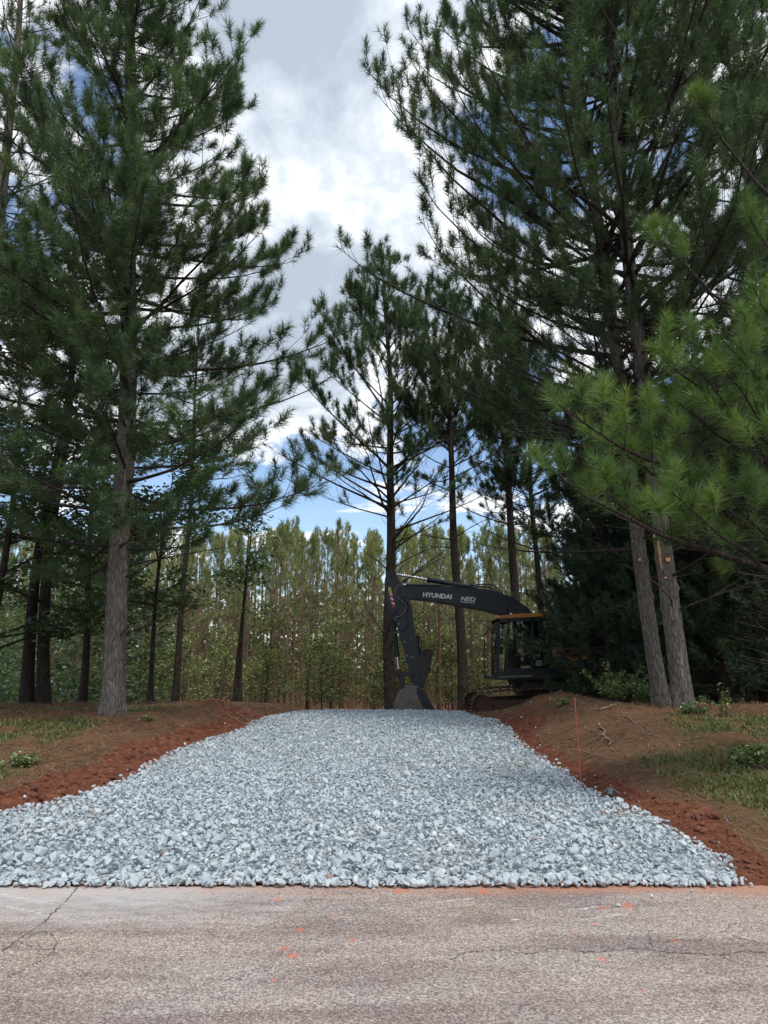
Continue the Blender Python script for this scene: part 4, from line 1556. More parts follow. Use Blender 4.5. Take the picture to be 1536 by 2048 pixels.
# thick side plates of the arm head, they carry the arm cylinder
prism('head_plate', [(100, 100), (185, 100), (235, 190), (280, 300), (250, 420), (215, 600), (120, 670), (92, 560), (74, 330), (68, 195)], yb - 0.285, yb - 0.195, M['navy'], arm, 0.015, ZB, YB)
x, z = L2((150, 135), YB)
disc('pivot_pin', x, z, 0.07, yb - 0.31, yb + 0.31, M['black'], arm)
prism('wear_strip', [(440, 900), (462, 900), (525, 1300), (500, 1300)], yb - 0.215, yb - 0.192, M['black'], arm, 0.006, ZB, YB)
for p in ((310, 985), (345, 1160), (405, 1180), (240, 760)):
    x, z = L2(p, YB)
    box('hose_clamp', x - 0.035, x + 0.035, yb - 0.23, yb - 0.185, z - 0.03, z + 0.03, M['greyhose'], arm, 0.008)


def cylinder_part(name, pts, rb, rr, f, y, split):
    """hydraulic cylinder: barrel, rod, end cap as parts of one cylinder"""
    A = np.array([*L2(pts[0], YB, f[0])])
    B = np.array([*L2(pts[1], YB, f[1])])
    S_ = A + (B - A) * split
    q = lambda v: (v[0], y, v[1])
    c = rodo(name, [q(S_), q(B)], rb, M['navy'], exc, 14)
    rodo('rod', [q(A), q(S_)], rr, M['chrome'], c, 12)
    d = (B - A) / np.linalg.norm(B - A)
    rodo('gland', [q(S_ - d * 0.02), q(S_ + d * 0.10)], rb * 1.18, M['black'], c, 14)
    rodo('end_eye', [(A[0], y - 0.09, A[1]), (A[0], y + 0.09, A[1])], rb * 1.1, M['black'], c, 14)
    return c


cylinder_part('arm_cylinder', [(175, 110), (690, 226)], 0.075, 0.035, (ZB, ZA), yb, 0.41)
cylinder_part('bucket_cylinder', [(240, 1365), (170, 715)], 0.072, 0.035, (ZB, ZB), yb, 0.30)
cylinder_part('boom_cylinder', [(880, 360), (905, 800)], 0.085, 0.045, (ZA, ZA), yb - 0.36, 0.4)
cylinder_part('boom_cylinder', [(880, 360), (905, 800)], 0.085, 0.045, (ZA, ZA), yb + 0.36, 0.4)
# linkage
for s in (-1, 1):
    prism('bucket_link', [(195, 1375), (215, 1355), (430, 1365), (440, 1395), (425, 1425), (215, 1420)], yb + s * 0.24 - 0.03, yb + s * 0.24 + 0.03, M['black'], exc, 0.01, ZB, YB)
    prism('bucket_link', [(215, 1400), (300, 1400), (330, 1540), (325, 1590), (285, 1590), (262, 1560)], yb + s * 0.17 - 0.03, yb + s * 0.17 + 0.03, M['black'], exc, 0.01, ZB, YB)
for p in ((225, 1390), (305, 1570), (485, 1575), (415, 1395)):
    x, z = L2(p, YB)
    disc('pivot_pin', x, z, 0.05, yb - 0.33, yb + 0.33, M['black'], exc)
# bucket: side plates, curved shell, lip, cutters, teeth
bk = empty('bucket', (0, 0, 0)); bk.parent = exc
side = [(300, 1560), (440, 1580), (490, 1700), (555, 1830), (650, 1960), (690, 2010), (300, 2030), (225, 1950), (190, 1880), (180, 1815), (195, 1740), (245, 1650)]
BW = 0.56
for s in (-1, 1):
    prism('side_plate', side, yb + s * BW - 0.018, yb + s * BW + 0.018, M['bucket'], bk, 0.006, ZB, YB)
    prism('side_cutter', [(452, 1620), (540, 1590), (600, 1690), (740, 1925), (770, 1975), (705, 2000), (655, 1955), (560, 1825)], yb + s * (BW + 0.035) - 0.015, yb + s * (BW + 0.035) + 0.015, M['navy'], bk, 0.006, ZB, YB)
outer = [L2(p, YB) for p in [(440, 1575), (370, 1562), (300, 1560), (245, 1650), (195, 1740), (180, 1815), (190, 1880), (225, 1950), (300, 2035), (420, 2045), (560, 2035), (700, 2010)]]
o = np.array(outer)
T = norm(np.gradient(o, axis=0))
inn = o + np.stack([-T[:, 1], T[:, 0]], -1) * 0.03
prism('shell', [tuple(p) for p in o] + [tuple(p) for p in inn[::-1]], yb - BW + 0.019, yb + BW - 0.019, M['bucket'], bk, 0)
for k in range(5):
    y = yb - 0.48 + 0.24 * k
    prism('tooth', [(660, 1990), (700, 1800 + 150), (775, 1925), (790, 1945), (720, 2010)], y - 0.05, y + 0.05, M['bucket'], bk, 0.01, ZB, YB)
prism('tooth', [(690, 1800), (715, 1800), (775, 1935), (765, 1960), (735, 1930)], yb - BW - 0.09, yb - BW - 0.052, M['greyhose'], bk, 0.006, ZB, YB)
for s in (-1, 1):
    prism('bucket_ear', [(280, 1570), (320, 1530), (500, 1545), (520, 1590), (440, 1640), (310, 1640)], yb + s * 0.26 - 0.03, yb + s * 0.26 + 0.03, M['bucket'], bk, 0.01, ZB, YB)
# folded thumb, muddy at the tip
th_ = empty('thumb', (0, 0, 0)); th_.parent = exc
for s in (-0.2, 0, 0.2):
    prism('tine', [(548, 1580), (500, 1530), (510, 1330), (500, 1200), (515, 1110), (560, 1080), (640, 1080), (668, 1120), (655, 1180), (660, 1220), (642, 1290), (640, 1360), (590, 1440), (560, 1530)], yb + s - 0.045, yb + s + 0.045, M['black'], th_, 0.012, ZB, YB)
prism('cross_plate', [(545, 1150), (640, 1110), (652, 1200), (630, 1330), (575, 1420), (560, 1400), (600, 1300), (610, 1190)], yb - 0.27, yb + 0.27, M['mud'], th_, 0.015, ZB, YB)
prism('mud_cap', [(512, 1120), (545, 1080), (600, 1070), (662, 1085), (690, 1110), (660, 1150), (600, 1165), (540, 1160)], yb - 0.28, yb + 0.24, M['mud'], th_, 0.03, ZB, YB)
cy = rodo('thumb_cylinder', [(*L2((470, 905), YB)[:1], yb, L2((470, 905), YB)[1]), (*L2((520, 1230), YB)[:1], yb, L2((520, 1230), YB)[1])], 0.05, M['navy'], exc)


def hose(pts, f, y, r=0.018, mat='rubber', parent=None, dy=None):
    Q = np.array([L2(p, YB, f) for p in pts])
    s = np.linspace(0, len(Q) - 1, len(Q) * 5)
    # smooth through the points
    out = []
    for v in s:
        i = min(int(v), len(Q) - 2)
        t = v - i
        p0, p1, p2, p3 = Q[max(i - 1, 0)], Q[i], Q[i + 1], Q[min(i + 2, len(Q) - 1)]
        out.append(0.5 * (2 * p1 + (p2 - p0) * t + (2 * p0 - 5 * p1 + 4 * p2 - p3) * t * t + (3 * p1 - p0 - 3 * p2 + p3) * t ** 3))
    out = np.array(out)
    yy_ = np.full(len(out), y)
    rodo('hose', np.stack([out[:, 0], yy_, out[:, 1]], -1), r, M[mat], parent or exc, 8)


hose([(300, 270), (240, 278), (200, 320), (200, 400), (260, 460), (325, 520), (325, 590), (280, 650), (205, 680), (190, 715)], ZB, yb - 0.33, 0.017, 'greyhose')
hose([(330, 268), (420, 266), (600, 275), (760, 285)], ZB, yb - 0.28, 0.016, 'rubber')
hose([(280, 440), (345, 500), (345, 570), (330, 610), (230, 640)], ZB, yb - 0.31, 0.015, 'rubber')
hose([(330, 660), (360, 720), (340, 800), (280, 850), (240, 855)], ZB, yb - 0.24, 0.015, 'rubber')
hose([(470, 890), (515, 960), (530, 1040), (510, 1110)], ZB, yb - 0.15, 0.02, 'rubber')
hose([(480, 900), (495, 980), (505, 1080)], ZB, yb + 0.1, 0.02, 'rubber')
hose([(650, 215), (720, 205), (780, 212), (820, 240), (850, 275)], ZA, yb - 0.15, 0.022, 'rubber')
hose([(660, 218), (730, 212), (790, 225), (840, 262)], ZA, yb + 0.12, 0.022, 'rubber')
hose([(250, 872), (210, 870), (160, 882)], ZB, yb - 0.21, 0.014, 'greyhose')
hose([(390, 955), (420, 930), (465, 920)], ZB, yb - 0.21, 0.014, 'greyhose')
# guard pipes on the boom side
rodo('hydraulic_pipe', [(*L2((270, 222), YB, ZA)[:1], yb - 0.2, L2((270, 206), YB, ZA)[1]), (*L2((640, 222), YB, ZA)[:1], yb - 0.2, L2((640, 217), YB, ZA)[1])], 0.018, M['black'], exc)
rodo('hydraulic_pipe', [(*L2((270, 222), YB, ZA)[:1], yb + 0.2, L2((270, 206), YB, ZA)[1]), (*L2((640, 222), YB, ZA)[:1], yb + 0.2, L2((640, 217), YB, ZA)[1])], 0.018, M['black'], exc)

# sticker on the arm head
prism('warning_sticker', [(98, 298), (138, 292), (155, 378), (118, 390)], yb - 0.2885, yb - 0.2855, M['yellow'], arm, 0, ZB, YB)
st = prism('striped_sticker', [(118, 393), (156, 381), (195, 535), (160, 548)], yb - 0.2885, yb - 0.2855, M['white'], arm, 0, ZB, YB)
for k in range(3):
    t0, t1 = k / 2.6 - 0.03, k / 2.6 + 0.16
    A, B, C, D = np.array((118, 393.)), np.array((156, 381.)), np.array((195, 535.)), np.array((160, 548.))
    cl_ = lambda v: min(max(v, 0), 1)
    lft = lambda t: A + (D - A) * cl_(t)
    rgt = lambda t: B + (C - B) * cl_(t)
    prism('red_stripe', [tuple(lft(t0)), tuple(rgt(t0 + 0.16)), tuple(rgt(t1 + 0.20)), tuple(lft(t1 + 0.04))], yb - 0.2905, yb - 0.2887, M['red'], st, 0, ZB, YB)


def text(name, s, p0, p1, height, parent, f=ZA, y=None, offset=0.0, shear=0.0):
    a, b = np.array(L2(p0, YB - 0.255, f)), np.array(L2(p1, YB - 0.255, f))
    c = bpy.data.curves.new(name, 'FONT')
    c.body = s
    c.size = 1.0
    c.offset = offset
    c.shear = shear
    c.extrude = 0.002
    c.resolution_u = 3
    tmp = bpy.data.objects.new(name, c)
    COL.objects.link(tmp)
    dg = bpy.context.evaluated_depsgraph_get()
    me = bpy.data.meshes.new_from_object(tmp.evaluated_get(dg))
    bpy.data.objects.remove(tmp)
    co_ = np.array([v.co[:] for v in me.vertices])
    lo, hi = co_.min(0), co_.max(0)
    Lw = np.linalg.norm(b - a)
    d = (b - a) / Lw
    u = (co_[:, 0] - lo[0]) / (hi[0] - lo[0]) * Lw
    w = (co_[:, 1] - lo[1]) / (hi[1] - lo[1]) * height
    dep = (co_[:, 2] - lo[2]) / max(hi[2] - lo[2], 1e-6) * 0.003
    X = a[0] + d[0] * u - d[1] * w
    Zc = a[1] + d[1] * u + d[0] * w
    for v, xx, zz_, dd in zip(me.vertices, X, Zc, dep):
        v.co = (xx, (yb - 0.2505 if y is None else y) - dd, zz_)
    me.materials.clear()
    me.materials.append(M['white'])
    me.name = name
    return link(name, me, parent)


text('lettering', 'HYUNDAI', (371, 277), (541, 291), 0.15, boom, offset=0.035)
text('lettering', 'NED', (596, 299), (681, 306), 0.135, boom, offset=0.012, shear=0.12)
prism('lettering', [(594, 304), (640, 308), (640, 310.5), (594, 306.5)], yb - 0.2545, yb - 0.2505, M['white'], boom, 0, ZA, YB - 0.255)
text('lettering', 'CONSTRUCTION CO', (606, 311), (679, 317), 0.032, boom, offset=0.01)

# cab (near side) ---------------------------------------------------
YC = 21.15
yc0, yc1 = YC - EX[1], YC - EX[1] + 1.05


def C(p):
    return L2(p, YC, ZC)


cab = empty('cab', (0, 0, 0)); cab.parent = exc
fx0, fz0 = C((182, 860)); fx1, fz1 = C((216, 262))
xf = C((185, 800))[0]
xd = C((290, 800))[0]; xm = C((575, 800))[0]; xr_ = C((800, 800))[0]
zb_, zt_ = C((200, 845))[1], C((200, 265))[1]
zt2 = zt_ + 0.14
for yy_ in (yc0, yc1 - 0.07):
    prism('front_post', [C((180, 858)), C((216, 858)), C((222, 262)), C((182, 262))], yy_, yy_ + 0.07, M['navy'], cab, 0.012)
    prism('door_post', [C((284, 850)), C((304, 850)), C((312, 400)), C((330, 262)), C((312, 262)), C((290, 400))], yy_, yy_ + 0.05, M['black'], cab, 0.008)
    prism('middle_post', [C((560, 850)), C((592, 850)), C((592, 250)), C((560, 250))], yy_, yy_ + 0.06, M['navy'], cab, 0.01)
    prism('rear_post', [C((770, 850)), C((815, 850)), C((770, 245)), C((720, 245))], yy_, yy_ + 0.07, M['navy'], cab, 0.012)
    prism('bottom_rail', [C((180, 890)), C((820, 880)), C((820, 845)), C((180, 850))], yy_, yy_ + 0.07, M['black'], cab, 0.012)
    prism('top_rail', [C((180, 300)), C((760, 285)), C((752, 232)), C((182, 258))], yy_, yy_ + 0.07, M['black'], cab, 0.012)
prism('roof', [C((184, 262)), C((760, 232)), C((750, 196)), C((480, 200)), C((215, 226)), C((188, 244))], yc0 - 0.03, yc1 + 0.03, M['orange'], cab, 0.02)
for yy_ in (yc0 + 0.03, yc1 - 0.04):
    prism('quarter_glass', [C((214, 845)), C((286, 845)), C((292, 400)), C((312, 300)), C((220, 300))], yy_, yy_ + 0.006, M['glass'], cab, 0)
    prism('rear_side_glass', [C((590, 800)), C((772, 800)), C((735, 290)), C((590, 290))], yy_, yy_ + 0.006, M['glass'], cab, 0)
    prism('lower_panel', [C((590, 850)), C((790, 850)), C((780, 800)), C((590, 800))], yy_, yy_ + 0.02, M['navy'], cab, 0.004)
dr = prism('door', [C((304, 848)), C((560, 846)), C((560, 800)), C((304, 806))], yc0 - 0.012, yc0 + 0.03, M['navy'], cab, 0.008)
prism('door_glass', [C((306, 804)), C((558, 800)), C((558, 292)), C((332, 300)), C((314, 400))], yc0 + 0.005, yc0 + 0.011, M['glass'], dr, 0)
prism('handle', [C((520, 690)), C((548, 690)), C((548, 660)), C((520, 660))], yc0 - 0.05, yc0 - 0.013, M['black'], dr, 0.008)
x0, z0 = C((196, 830)); x1, z1 = C((200, 300))
box('windshield', x0 + 0.0, x0 + 0.008, yc0 + 0.071, yc1 - 0.071, z0, z1, M['glass'], cab, 0)
box('windshield_bar', x0 - 0.006, x0 + 0.03, yc0 + 0.071, yc1 - 0.071, C((200, 690))[1] - 0.015, C((200, 690))[1] + 0.015, M['black'], cab, 0.005)
x2 = C((785, 800))[0]
box('cab_floor', xf + 0.04, x2, yc0 + 0.072, yc1 - 0.072, C((200, 880))[1], C((200, 858))[1], M['black'], cab, 0.006)
box('rear_wall', x2 - 0.06, x2 - 0.03, yc0 + 0.072, yc1 - 0.072, C((200, 858))[1] + 0.002, C((200, 640))[1], M['black'], cab, 0.006)
prism('seat_base', [C((430, 800)), C((575, 800)), C((575, 660)), C((430, 660))], yc0 + 0.25, yc1 - 0.25, M['seat'], cab, 0.05)
prism('seat_back', [C((540, 658)), C((610, 658)), C((650, 400)), C((600, 390))], yc0 + 0.27, yc1 - 0.27, M['seat'], cab, 0.04)
prism('headrest', [C((605, 384)), C((645, 384)), C((655, 320)), C((615, 320))], yc0 + 0.38, yc1 - 0.38, M['seat'], cab, 0.03)
prism('arm_console', [C((450, 655)), C((570, 650)), C((570, 626)), C((450, 632))], yc0 + 0.13, yc0 + 0.23, M['orange'], cab, 0.02)
prism('front_console', [C((310, 850)), C((430, 850)), C((420, 660)), C((330, 620))], yc0 + 0.3, yc1 - 0.2, M['black'], cab, 0.03)
for (a, b_, y) in (((345, 640), (400, 660), 0.2), ((395, 640), (420, 790), 0.16), ((330, 480), (395, 640), 0.5), ((390, 500), (400, 540), 0.5), ((480, 740), (420, 790), 0.2)):
    pa, pb = C(a), C(b_)
    rodo('lever', [(pa[0], yc0 + y, pa[1]), (pb[0], yc0 + y, pb[1])], 0.014, M['red'] if y == 0.16 else M['black'], cab, 8)
prism('paper_sheet', [C((612, 780)), C((692, 775)), C((684, 712)), C((616, 716))], yc0 + 0.045, yc0 + 0.049, M['paper'], cab, 0)
# mirror and grab rail ahead of the cab
pa, pb = C((190, 420)), C((150, 440))
mr = rodo('mirror_arm', [(pa[0], yc0, pa[1]), (pb[0], yc0 - 0.05, pb[1])], 0.012, M['black'], cab, 8)
prism('side_mirror', [C((138, 490)), C((172, 490)), C((172, 425)), C((138, 425))], yc0 - 0.10, yc0 - 0.02, M['grey_plastic'], mr, 0.015)
hr = [C((130, 940)), C((118, 700)), C((125, 420)), C((185, 330))]
rodo('grab_rail', [(a, yc1 + 0.35, b_) for a, b_ in hr], 0.02, M['black'], cab, 8)

# upper structure ----------------------------------------------------
def bx(name, p0, p1, y0, y1, mat, parent=exc, bev=0.02):
    (xa, za), (xb, zb2) = C(p0), C(p1)
    return box(name, min(xa, xb), max(xa, xb), y0, y1, min(za, zb2), max(za, zb2), M[mat], parent, bev)


prism('deck_frame', [C((180, 932)), C((1060, 915)), C((1900, 905)), C((1900, 850)), C((1040, 858)), C((570, 872)), C((180, 893))], yc0 - 0.02, yc0 + 2.6, M['black'], exc, 0.02)
prism('sill_highlight', [C((195, 912)), C((575, 896)), C((575, 876)), C((195, 893))], yc0 - 0.045, yc0 - 0.022, M['grey_plastic'], exc, 0.006)  # grey strip added as the highlight along the black sill
bx('turntable', (430, 985), (1000, 925), yc0 + 0.55, yc0 + 2.1, 'black', bev=0.04)
hood = prism('engine_cover', [C((945, 856)), C((1500, 850)), C((1500, 520)), C((1330, 500)), C((945, 520))], yc0 + 0.03, yc0 + 2.55, M['orange'], exc, 0.04)
prism('dark_side_panel', [C((800, 858)), C((944, 857)), C((944, 640)), C((880, 735)), C((815, 780))], yc0 + 0.0, yc0 + 1.0, M['black'], exc, 0.02)
for k in range(6):
    za = 600 + 36 * k
    bx('louver', (1180, za + 20), (1440, za), yc0 + 0.012, yc0 + 0.028, 'black', hood, 0.004)
prism('counterweight', [C((1502, 905)), C((1890, 895)), C((1905, 700)), C((1880, 560)), C((1800, 520)), C((1502, 520))], yc0 + 0.0, yc0 + 2.58, M['navy'], exc, 0.08)
for q in (1000, 1190, 1320):
    pa, pb = C((q, 520)), C((q, 430))
    rodo('handrail_post', [(pa[0], yc0 + 0.12, pa[1]), (pb[0], yc0 + 0.12, pb[1])], 0.018, M['orange'], hood, 8)
pa, pb = C((990, 430)), C((1330, 428))
rodo('handrail', [(pa[0], yc0 + 0.12, pa[1]), (pb[0], yc0 + 0.12, pb[1])], 0.02, M['orange'], hood, 8)
bx('exhaust_pipe', (1600, 520), (1640, 400), yc0 + 1.5, yc0 + 1.6, 'black')

# tracks --------------------------------------------------------------
def track(yc, y):
    tr = empty('track', (0, 0, 0)); tr.parent = exc
    fxy = np.array(L2((968, 1411), 21.0, lambda p: p)); rxy = np.array(L2((1236, 1398), 21.0, lambda p: p))
    fr, rr2 = 0.34, 0.36
    path = []
    d = rxy - fxy
    ang = math.atan2(d[1], d[0])
    for t in np.linspace(0.5 * math.pi, 1.5 * math.pi, 16):
        path.append(fxy + fr * np.array([math.cos(t + ang), math.sin(t + ang)]))
    for t in np.linspace(-0.5 * math.pi, 0.5 * math.pi, 16):
        path.append(rxy + rr2 * np.array([math.cos(t + ang), math.sin(t + ang)]))
    top0, top1 = path[-1], path[0]
    for t in np.linspace(0, 1, 22)[1:-1]:
        q = top0 + (top1 - top0) * t
        q = q + np.array([-math.sin(ang), math.cos(ang)]) * (0.05 * math.sin(t * math.pi) + 0.012 * math.sin(t * 9))
        path.append(q)
    path = np.array(path + [path[0]])
    # resample for shoes
    s = np.concatenate([[0], np.cumsum(np.linalg.norm(np.diff(path, axis=0), axis=1))])
    ns = int(s[-1] / 0.19)
    proto = None
    for k in range(ns):
        v = s[-1] * k / ns
        p = np.array([np.interp(v, s, path[:, 0]), np.interp(v, s, path[:, 1])])
        p2 = np.array([np.interp((v + 0.05) % s[-1], s, path[:, 0]), np.interp((v + 0.05) % s[-1], s, path[:, 1])])
        a = math.atan2(p2[1] - p[1], p2[0] - p[0])
        if proto is None:
            o = prism('shoe', [(-0.09, -0.012), (0.09, -0.012), (0.09, 0.012), (0.02, 0.012), (0.012, -0.05), (-0.012, -0.05), (-0.02, 0.012), (-0.09, 0.012)], -0.29, 0.29, M['track'], tr, 0)
            proto = o
        else:
            o = proto.copy()
            COL.objects.link(o)
            o.parent = tr
        o.location = (p[0], y, p[1])
        o.rotation_euler = (0, -a, 0)
    disc('idler', fxy[0], fxy[1], fr - 0.05, y - 0.12, y + 0.12, M['track'], tr)
    disc('sprocket', rxy[0], rxy[1], rr2 - 0.05, y - 0.12, y + 0.12, M['track'], tr)
    nrm2 = np.array([-math.sin(ang), math.cos(ang)])
    for t in np.linspace(0.14, 0.86, 6):
        q = fxy + d * t - nrm2 * 0.21
        disc('roller', q[0], q[1], 0.10, y - 0.16, y + 0.16, M['track'], tr, 14)
    q0, q1 = fxy + d * 0.06, fxy + d * 0.94
    prism('track_frame', [tuple(q0 - nrm2 * 0.13), tuple(q1 - nrm2 * 0.13), tuple(q1 + nrm2 * 0.12), tuple(q0 + nrm2 * 0.12)], y - 0.14, y + 0.14, M['track'], tr, 0.02)
    return tr


track(0, 21.05 - EX[1])
track(0, 23.25 - EX[1])
xa, za = C((480, 1010)); xb, zb2 = C((980, 990))
box('undercarriage', xa, xb, 21.35 - EX[1], 22.95 - EX[1], za - 0.25, za + 0.1, M['black'], exc, 0.04)

# ------------------------------------------------------------------ small things
def ground_hit(px, py):
    d = ray(px, py)
    lo, hi = 4.0, 30.0
    t = np.linspace(4, 30, 1200)
    x, y, z = d[0] * t / d[1], t, CAM_Z + d[2] * t / d[1]
    g = terrain(x, y)[0]
    k = np.argmax(z < g) if (z < g)[:1000].any() else int(np.argmin((z - g)[:560]))
    return x[k], y[k], float(g[k])


x, y, z = ground_hit(1162, 1576)
sk = empty('survey_stake', (x, y, z))
tag(sk, 'thin orange survey stake pushed into the red clay at the gravel edge', 'stake')
zt = at(1159, 1398, y)[1] - z
mb = MB()
zs = np.linspace(-0.15, zt, 12)
mb.add(*tube([(-0.012 * q + 0.004 * math.sin(q * 4), 0, q) for q in zs], 0.0075, 8, False))
mb.build('rod', M['stake'], sk, True)
mb = MB()
mb.add(*tube([(-0.012 * zt, 0, zt - 0.001), (-0.012 * zt, 0, zt + 0.012)], [0.012, 0.0085], 8, False))
mb.add(*tube([(-0.012 * zt, 0, zt + 0.011), (-0.012 * zt, 0, zt + 0.014)], [0.0085, 0.0005], 8, False))
mb.build('cap', M['stake'], sk, True)

x, y, z = ground_hit(1210, 1586)
mb = MB()
mb.add(*tube([(0, 0, 0.0), (0.05, -0.06, 0.05), (0.02, -0.16, 0.055), (-0.03, -0.26, 0.01)], 0.028, 8, False))
mb.add(*tube([(0.06, 0.03, 0.0), (0.10, -0.06, 0.035), (0.12, -0.18, 0.01)], 0.02, 8, False))
o = mb.build('pipe_scrap', M['grey_plastic'], None, True, loc=(x, y, z))
tag(o, 'bent piece of grey plastic pipe lying in the clay below the stake', 'pipe')

# weeds
def weed(px, py, n, h, leaf, seed, label, size=0.055, mat='leaf_light', spread=0.25, per=7, tone=(0.4, 0.2)):
    rng = np.random.default_rng(seed)
    x, y, z = ground_hit(px, py)
    root = empty('weed', (x, y, z))
    tag(root, label, 'weed')
    mb, tips = MB(), []
    for k in range(n):
        a = rng.uniform(0, 6.28)
        Pb = curve_pts((rng.normal(0, spread * 0.25), rng.normal(0, spread * 0.25), -0.02), a, rng.uniform(0.8, 1.4), h * rng.uniform(0.5, 1.1), rng.uniform(-0.7, -0.1), 6, rng, 0.2)
        mb.add(*tube(Pb, np.linspace(0.005, 0.002, 6), 4), mat=0)
        for s in np.linspace(0.25, 0.99, 7):
            tips.append(interp_path(Pb, s)[0])
    mb.build('stem', M['twig'], root)
    lf = MB()
    leaves(lf, tips, rng, per, 0.035, size, 0, tone, 0.6)
    lf.build('foliage', M[mat], root)


weed(1292, 1405, 20, 0.55, 0, 901, 'bushy grey green weed at the foot of the slimmer leaning pine', 0.06, 'leaf_dark', 0.5, tone=(0.9, 0.15))
weed(1330, 1400, 10, 0.5, 0, 902, 'green weed growing between the two close pine trunks', 0.05, 'leaf_dark', 0.3, tone=(0.9, 0.15))
weed(1382, 1428, 9, 0.22, 0, 903, 'small weed clump tight against the thicker pair trunk', 0.045, 'leaf_dark', 0.3, tone=(0.9, 0.15))
weed(1445, 1432, 5, 0.5, 0, 904, 'tall pale stalky weed standing beside the thicker pair trunk', 0.05, 'leaf_light', 0.2, 4)
weed(1228, 1388, 14, 1.0, 0, 905, 'bright green sprig rising in front of the digger rear', 0.07, 'leaf_light', 0.35, 6)
weed(1505, 1530, 12, 0.28, 0, 906, 'leafy weed on the grassy bank close to the picture edge', 0.06, 'leaf_light', 0.4, 6)
weed(1120, 1412, 7, 0.22, 0, 907, 'tiny pale weed on the brown dirt mound by the digger track', 0.04, 'leaf_light', 0.3, 5)
weed(292, 1440, 6, 0.13, 0, 908, 'tiny weed on the straw bank beside the thick trunked pine', 0.035, 'leaf_light', 0.3, 5)
weed(38, 1530, 12, 0.2, 0, 909, 'low weed clump on the straw bank above the red clay', 0.045, 'leaf_light', 0.5, 5)

# dead sticks
rk = np.random.default_rng(21)


def stick(p0, p1, r, label, group, fork=True):
    a, b_ = np.array(ground_hit(*p0)), np.array(ground_hit(*p1))
    n = 8
    t = np.linspace(0, 1, n)[:, None]
    Q = a + (b_ - a) * t
    L = np.linalg.norm(b_ - a)
    Q += rk.normal(0, 0.018, Q.shape) * L
    Q[:, 2] = terrain(Q[:, 0], Q[:, 1])[0] + r * 0.8 + np.abs(rk.normal(0, 0.012, n))
    mb = MB()
    mb.add(*tube(Q - a, np.linspace(r, r * 0.45, n), 6, False))
    if fork:
        for q in (2, 4, 5):
            d = (Q[-1] - Q[0]) / n
            sg = rk.choice([-1, 1])
            e = np.array([d[0] - d[1] * 0.5 * sg, d[1] + d[0] * 0.5 * sg, 0.02]) * 0.7
            mb.add(*tube([Q[q] - a, Q[q] - a + e, Q[q] - a + 1.9 * e + np.array([0, 0, -0.02])], [r * 0.5, r * 0.35, r * 0.2], 4, False))
    o = mb.build('stick', M['stick'], None, True, loc=tuple(a))
    tag(o, label, 'stick', group)


stick((1200, 1422), (1270, 1408), 0.016, 'pale forked dead stick lying across the top of the straw bank by the pair', 'dead sticks on the banks')
stick((1197, 1450), (1222, 1492), 0.02, 'thick dead stick pointing down the bank beside the stake', 'dead sticks on the banks')
stick((1170, 1455), (1215, 1486), 0.010, 'thin bent dead stick crossing the clay edge close to the stake', 'dead sticks on the banks')
stick((1245, 1425), (1290, 1470), 0.012, 'dead stick lying below the bushy weed', 'dead sticks on the banks')
stick((1480, 1520), (1536, 1545), 0.014, 'long dead stick on the grassy bank by the picture edge', 'dead sticks on the banks')
stick((1490, 1455), (1536, 1475), 0.011, 'dead stick in the grass strip uphill near the picture edge', 'dead sticks on the banks')
stick((1150, 1502), (1215, 1520), 0.010, 'dead stick half sunk in the red clay behind the stake', 'dead sticks on the banks', False)
stick((452, 1432), (490, 1450), 0.016, 'broken root end sticking out of the straw mound above the gravel', 'dead sticks on the banks', False)
stick((470, 1428), (500, 1444), 0.014, 'shorter broken root beside the other on the straw mound', 'dead sticks on the banks', False)
for k in range(38):
    px, py = rk.uniform(1215, 1530), rk.uniform(1422, 1560)
    stick((px, py), (px + rk.uniform(-40, 40), py + rk.uniform(-14, 14)), rk.uniform(0.005, 0.009), 'thin dead twig lying loose on the straw of the bank', 'loose twigs on the bank')
for k in range(12):
    px, py = rk.uniform(965, 1110), rk.uniform(1402, 1440)
    stick((px, py), (px + rk.uniform(-38, 38), py + rk.uniform(-5, 9)), rk.uniform(0.004, 0.007), 'thin pale dry root lying on the brown dirt mound', 'dry roots on the dirt mound', False)

for k in range(14):
    px, py = rk.uniform(390, 540), rk.uniform(1412, 1446)
    stick((px, py), (px + rk.uniform(-34, 34), py + rk.uniform(-8, 10)), rk.uniform(0.004, 0.007), 'thin dry root lying on the orange straw mound beside the gravel', 'dry roots on the straw mound', False)
# grass, straw and clods (uncounted)
def scatter(n, xr_rng, yr_rng, rng):
    X = rng.uniform(*xr_rng, n)
    Y = rng.uniform(yr_rng[0] ** 0.5, yr_rng[1] ** 0.5, n) ** 2
    h, c, g = terrain(X, Y)
    vis = (np.abs(X) < 0.60 * Y) & ((X < xl(Y) - 0.1) | (X > xr(Y) + 0.1)) & (Y > 5.8)
    return X, Y, h, c, g, vis


